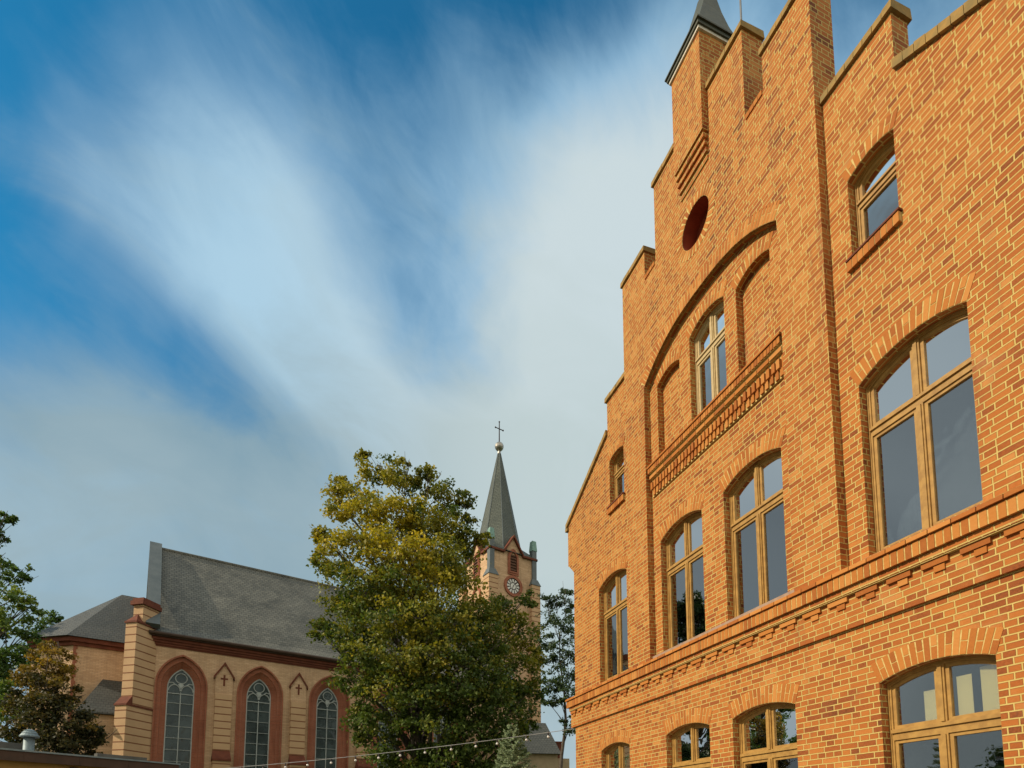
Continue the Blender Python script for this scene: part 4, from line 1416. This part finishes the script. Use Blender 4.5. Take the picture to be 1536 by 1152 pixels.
GOLD = [(-15.38, 19.0, 7.49, 0.26, 0.8), (-15.33, 18.7, 7.1, 0.3, 0.85), (-15.12, 19.0, 7.03, 0.3, 0.85), (-14.98, 18.5, 6.6, 0.38, 0.75), (-15.94, 19.0, 6.67, 0.3, 0.8), (-14.93, 19.0, 6.51, 0.26, 0.6), (-16.02, 19.0, 6.28, 0.3, 0.6), (-14.97, 18.4, 6.03, 0.42, 0.5), (-14.73, 18.8, 5.9, 0.34, 0.4), (-16.09, 19.0, 5.77, 0.35, 0.5), (-15.03, 18.4, 5.42, 0.42, 0.3), (-14.5, 18.7, 5.32, 0.39, 0.2), (-16.27, 19.0, 5.27, 0.35, 0.4), (-15.17, 18.5, 4.85, 0.47, 0.1), (-14.41, 18.5, 4.74, 0.47, 0.1), (-14.15, 19.0, 4.94, 0.35, 0.2), (-13.91, 19.0, 4.6, 0.3, 0.2), (-13.57, 19.0, 4.49, 0.22, 0.2), (-16.1, 19.0, 4.6, 0.39, 0.1), (-14.9, 18.5, 4.2, 0.47, 0.1), (-14.13, 18.6, 4.22, 0.43, 0.1), (-13.77, 19.0, 4.21, 0.3, 0.2), (-16.41, 19.0, 4.38, 0.39, 0.3), (-15.04, 19.0, 3.61, 0.57, 0.1), (-14.16, 19.0, 3.61, 0.48, 0.1)]


def fuller(cl, f):
    return [(x, y, z, r * f, h) for x, y, z, r, h in cl]


def leaves(name, mat, clumps, size, per, parent, seed, hue_var=0.35, squash=0.8, droop=0.2):
    rg = np.random.default_rng(seed)
    C, N_, H = [], [], []
    for cx, cy, cz, r, h in clumps:
        ns = max(4, int(13 * (r / .8) ** 1.6))
        u = rg.normal(size=(ns, 3))
        u /= np.linalg.norm(u, axis=1)[:, None]
        sc = u * (r * rg.uniform(.25, 1.05, ns) ** .6)[:, None]
        sc[:, 2] *= squash
        sc += (cx, cy, cz)
        for s in sc:
            n = int(per * rg.uniform(.6, 1.3))
            sr = r * rg.uniform(.26, .48)
            v = rg.normal(size=(n, 3)) * sr * .55
            v[:, 2] *= .62
            out = s - np.array((cx, cy, cz))
            v[:, 2] -= droop * np.linalg.norm(v[:, :2], axis=1)
            C.append(v + s)
            nn = rg.normal(size=(n, 3)) * .75 + out / (r + .01) * .6 + (0, 0, .55)
            N_.append(nn)
            H.append(np.clip((h - .22) * 1.05 + rg.normal() * hue_var * .55 + rg.normal(size=n) * hue_var * .35, 0, 1))
    C, N_, H = np.concatenate(C), np.concatenate(N_), np.concatenate(H)
    n = len(C)
    N_ /= np.linalg.norm(N_, axis=1)[:, None]
    t = np.cross(N_, rg.normal(size=(n, 3)))
    t /= np.linalg.norm(t, axis=1)[:, None]
    b = np.cross(N_, t)
    L = (size * rg.uniform(.65, 1.3, n))[:, None]
    V = np.empty((n, 4, 3))
    V[:, 0] = C - t * L * .5
    V[:, 1] = C + b * L * .36 + N_ * L * .08
    V[:, 2] = C + t * L * .55
    V[:, 3] = C - b * L * .36 + N_ * L * .08
    me = bpy.data.meshes.new(name)
    me.vertices.add(n * 4)
    me.vertices.foreach_set('co', V.ravel().astype(np.float32))
    me.loops.add(n * 4)
    me.loops.foreach_set('vertex_index', np.arange(n * 4, dtype=np.int32))
    me.polygons.add(n)
    me.polygons.foreach_set('loop_start', np.arange(0, n * 4, 4, dtype=np.int32))
    me.polygons.foreach_set('loop_total', np.full(n, 4, dtype=np.int32))
    me.update(calc_edges=True)
    at = me.attributes.new('hue', 'FLOAT', 'FACE')
    at.data.foreach_set('value', H.astype(np.float32))
    me.materials.append(M[mat])
    return link(bpy.data.objects.new(name, me), parent)


def tree(name, base, clumps, mat, label, cat, size=.16, per=46, tr=.3, seed=1, group=None, hue_var=.35, axis_top=None, squash=.8):
    bx, by = base
    root = thing(name, (bx, by, 0), 0, label, cat, group)
    rel = [(x - bx, y - by, z, r, h) for x, y, z, r, h in clumps]
    leaves('crown', mat, rel, size, per, root, seed, hue_var, squash)
    rnd = random.Random(seed)
    top = max(c[2] for c in rel)
    zt = axis_top or top * .86
    axis = [(rnd.uniform(-.02, .02) * top * (i > 0), rnd.uniform(-.02, .02) * top * (i > 0), zt * i / 7) for i in range(8)]
    m = MB()
    m.tube(axis, [tr * (1.25 if i == 0 else (1 - .86 * i / 7)) for i in range(8)], 10)
    for cx, cy, cz, r, h in rel:
        if cz < 1.5:
            continue
        d = math.hypot(cx, cy)
        z0 = max(min(cz - d * rnd.uniform(.7, 1.1) - .3, zt * .95), top * .12)
        k = min(int(z0 / zt * 7), 6)
        f = z0 / zt * 7 - k
        a = Vector(axis[k]).lerp(Vector(axis[k + 1]), f)
        e = Vector((cx, cy, cz + r * .4))
        mid = a.lerp(e, .5) + Vector((rnd.uniform(-.25, .25), rnd.uniform(-.25, .25), -.12 * d * rnd.random()))
        r0 = max(tr * (1 - .86 * z0 / zt) * .5, .02)
        P = [a, a.lerp(mid, .5) + Vector((0, 0, -.03)), mid, mid.lerp(e, .5), e]
        m.tube(P, [r0, r0 * .8, r0 * .55, r0 * .35, .012], 6)
        for q in range(3):
            e2 = e + Vector((rnd.gauss(0, r * .6), rnd.gauss(0, r * .6), rnd.gauss(0, r * .4)))
            m.tube([mid.lerp(e, .4), mid.lerp(e2, .75), e2], [r0 * .35, .014, .007], 4)
    m.build('trunk', M['bark'], root, True)
    return root


tree('linden_tree', (-4.2, 26.0), [(x, y, z, r, max(h, .46) if z > 14 else h) for x, y, z, r, h in fuller(LIN, 1.10)], 'linden_leaf', 'tall linden turning yellow in front of the church nave and tower', 'tree', .145, 72, .42, 11)  # extra yellow in the upper clumps puts the sunlit top into leaf colour
tree('slim_tree', (3.1, 34.3), fuller(SLIM, 1.45), 'dark_leaf', 'slim dark green tree with drooping sparse branches behind the school corner', 'tree', .13, 62, .16, 12, hue_var=.15)
tree('leafy_tree', (-24.2, 25.2), fuller(LEFT, 1.05), 'left_leaf', 'bright green leafy tree at the left edge of the photo', 'tree', .14, 62, .3, 13)
tree('distant_tree', (-38.6, 46.2), fuller(BEH, 1.3), 'left_leaf', 'small green treetop poking up behind the apse roof', 'tree', .2, 30, .25, 14)
tree('copper_tree', (-15.1, 19.1), fuller(GOLD, 1.55), 'copper_leaf', 'bushy dark tree with copper and orange upper leaves behind the outbuilding', 'tree', .095, 110, .14, 15)


def random_crown(cx, cy, z0, z1, rad, n, seed, r=(.6, 1.0)):
    rg = random.Random(seed)
    o = []
    for i in range(n):
        f = rg.random()
        q = rad * math.sin(math.pi * (.12 + .80 * f)) * math.sqrt(rg.random())
        a = rg.uniform(0, 2 * math.pi)
        o.append((cx + q * math.cos(a), cy + q * math.sin(a), z0 + (z1 - z0) * f, rg.uniform(*r), rg.uniform(0, .3)))
    return o


tree('apse_shade_tree', (-38.5, 31.0), random_crown(-38.5, 31.0, 5, 19.5, 5.0, 60, 9, (.8, 1.3)), 'left_leaf', 'unseen tall broad tree added beyond the left edge to shade the apse', 'tree', .26, 34, .4, 18)  # out-of-view tree added to keep the sun off the apse roof
# trees to the left of the view, seen in the window panes
tree('poplar_tree', (-41.0, 39.5), random_crown(-41.0, 39.5, 4, 26, 4.4, 80, 3, (.8, 1.4)), 'dark_leaf', 'tall dark tree reflected in the lower panes of the upper-floor windows', 'tree', .26, 40, .5, 16)
tree('broad_tree', (-20.5, 10.3), random_crown(-20.5, 10.3, 1.2, 4.6, 1.9, 26, 5, (.4, .7)), 'dark_leaf', 'low dark tree reflected in the nearest ground floor window', 'tree', .13, 36, .16, 17)


def spruce(name, base, top, rad, z0, label, seed, group=None, tiers=13):
    rg = np.random.default_rng(seed)
    root = thing(name, (base[0], base[1], 0), 0, label, 'tree', group)
    V, Fc, H = [], [], []
    m = MB()
    m.tube([(0, 0, 0), (0, 0, top * .6), (0, 0, top)], [.075, .04, .008], 8)
    for ti in range(tiers):
        f = ti / (tiers - 1)
        z = z0 + (top - .16 - z0) * f
        rr = rad * (1 - f) ** .85 + .10
        nb_ = int(9 - 4 * f)
        a0 = rg.uniform(0, 6.28)
        for k in range(nb_):
            a = a0 + 2 * math.pi * k / nb_ + rg.uniform(-.25, .25)
            L = rr * rg.uniform(.8, 1.15)
            lift = .12 + .55 * f
            dv = np.array((math.cos(a), math.sin(a), 0.0))
            sd_ = np.array((-math.sin(a), math.cos(a), 0.0))
            def P(q):
                return dv * L * q + np.array((0, 0, z + L * (lift * q - .25 * q * (1 - q) * 2)))
            m.tube([P(0), P(.5), P(1)], [.014, .010, .004], 4)
            segs = [(P(0.1), P(1.0))]
            for q in np.arange(.25, .97, .13):
                for s in (-1, 1):
                    ln = L * (1 - q) * .55 + .06
                    segs.append((P(q), P(q) + dv * ln * .75 + sd_ * s * ln * .75 + np.array((0, 0, rg.uniform(-.03, .05)))))
            for A_, B_ in segs:
                ax = B_ - A_
                ll = np.linalg.norm(ax)
                ax = ax / ll
                for q in np.arange(0, ll, .015):
                    for s in range(3):
                        pr = rg.normal(size=3)
                        pr -= ax * pr.dot(ax)
                        pr /= np.linalg.norm(pr)
                        tip = A_ + ax * (q + .022) + pr * .034
                        c0 = A_ + ax * q
                        w_ = np.cross(ax, pr) * .009
                        i0 = len(V)
                        V += [c0 - w_, c0 + w_, tip]
                        Fc.append((i0, i0 + 1, i0 + 2))
                        H.append(rg.uniform(0, .8))
    me = bpy.data.meshes.new('needles')
    me.from_pydata([tuple(v) for v in V], [], Fc)
    at = me.attributes.new('hue', 'FLOAT', 'FACE')
    at.data.foreach_set('value', np.array(H, dtype=np.float32))
    me.materials.append(M['spruce_leaf'])
    link(bpy.data.objects.new('needles', me), root)
    m.build('trunk', M['bark'], root, True)
    return root


spruce('spruce_tree', (0.0, 16.0), 4.43, .80, 2.1, 'young pale green spruce with an upright leader beside the brick school', 4)
spruce('fir_tree', (-20.4, 12.9), 5.6, 1.3, .8, 'conifer reflected in the lower left pane of the nearest ground floor window', 6, tiers=15)
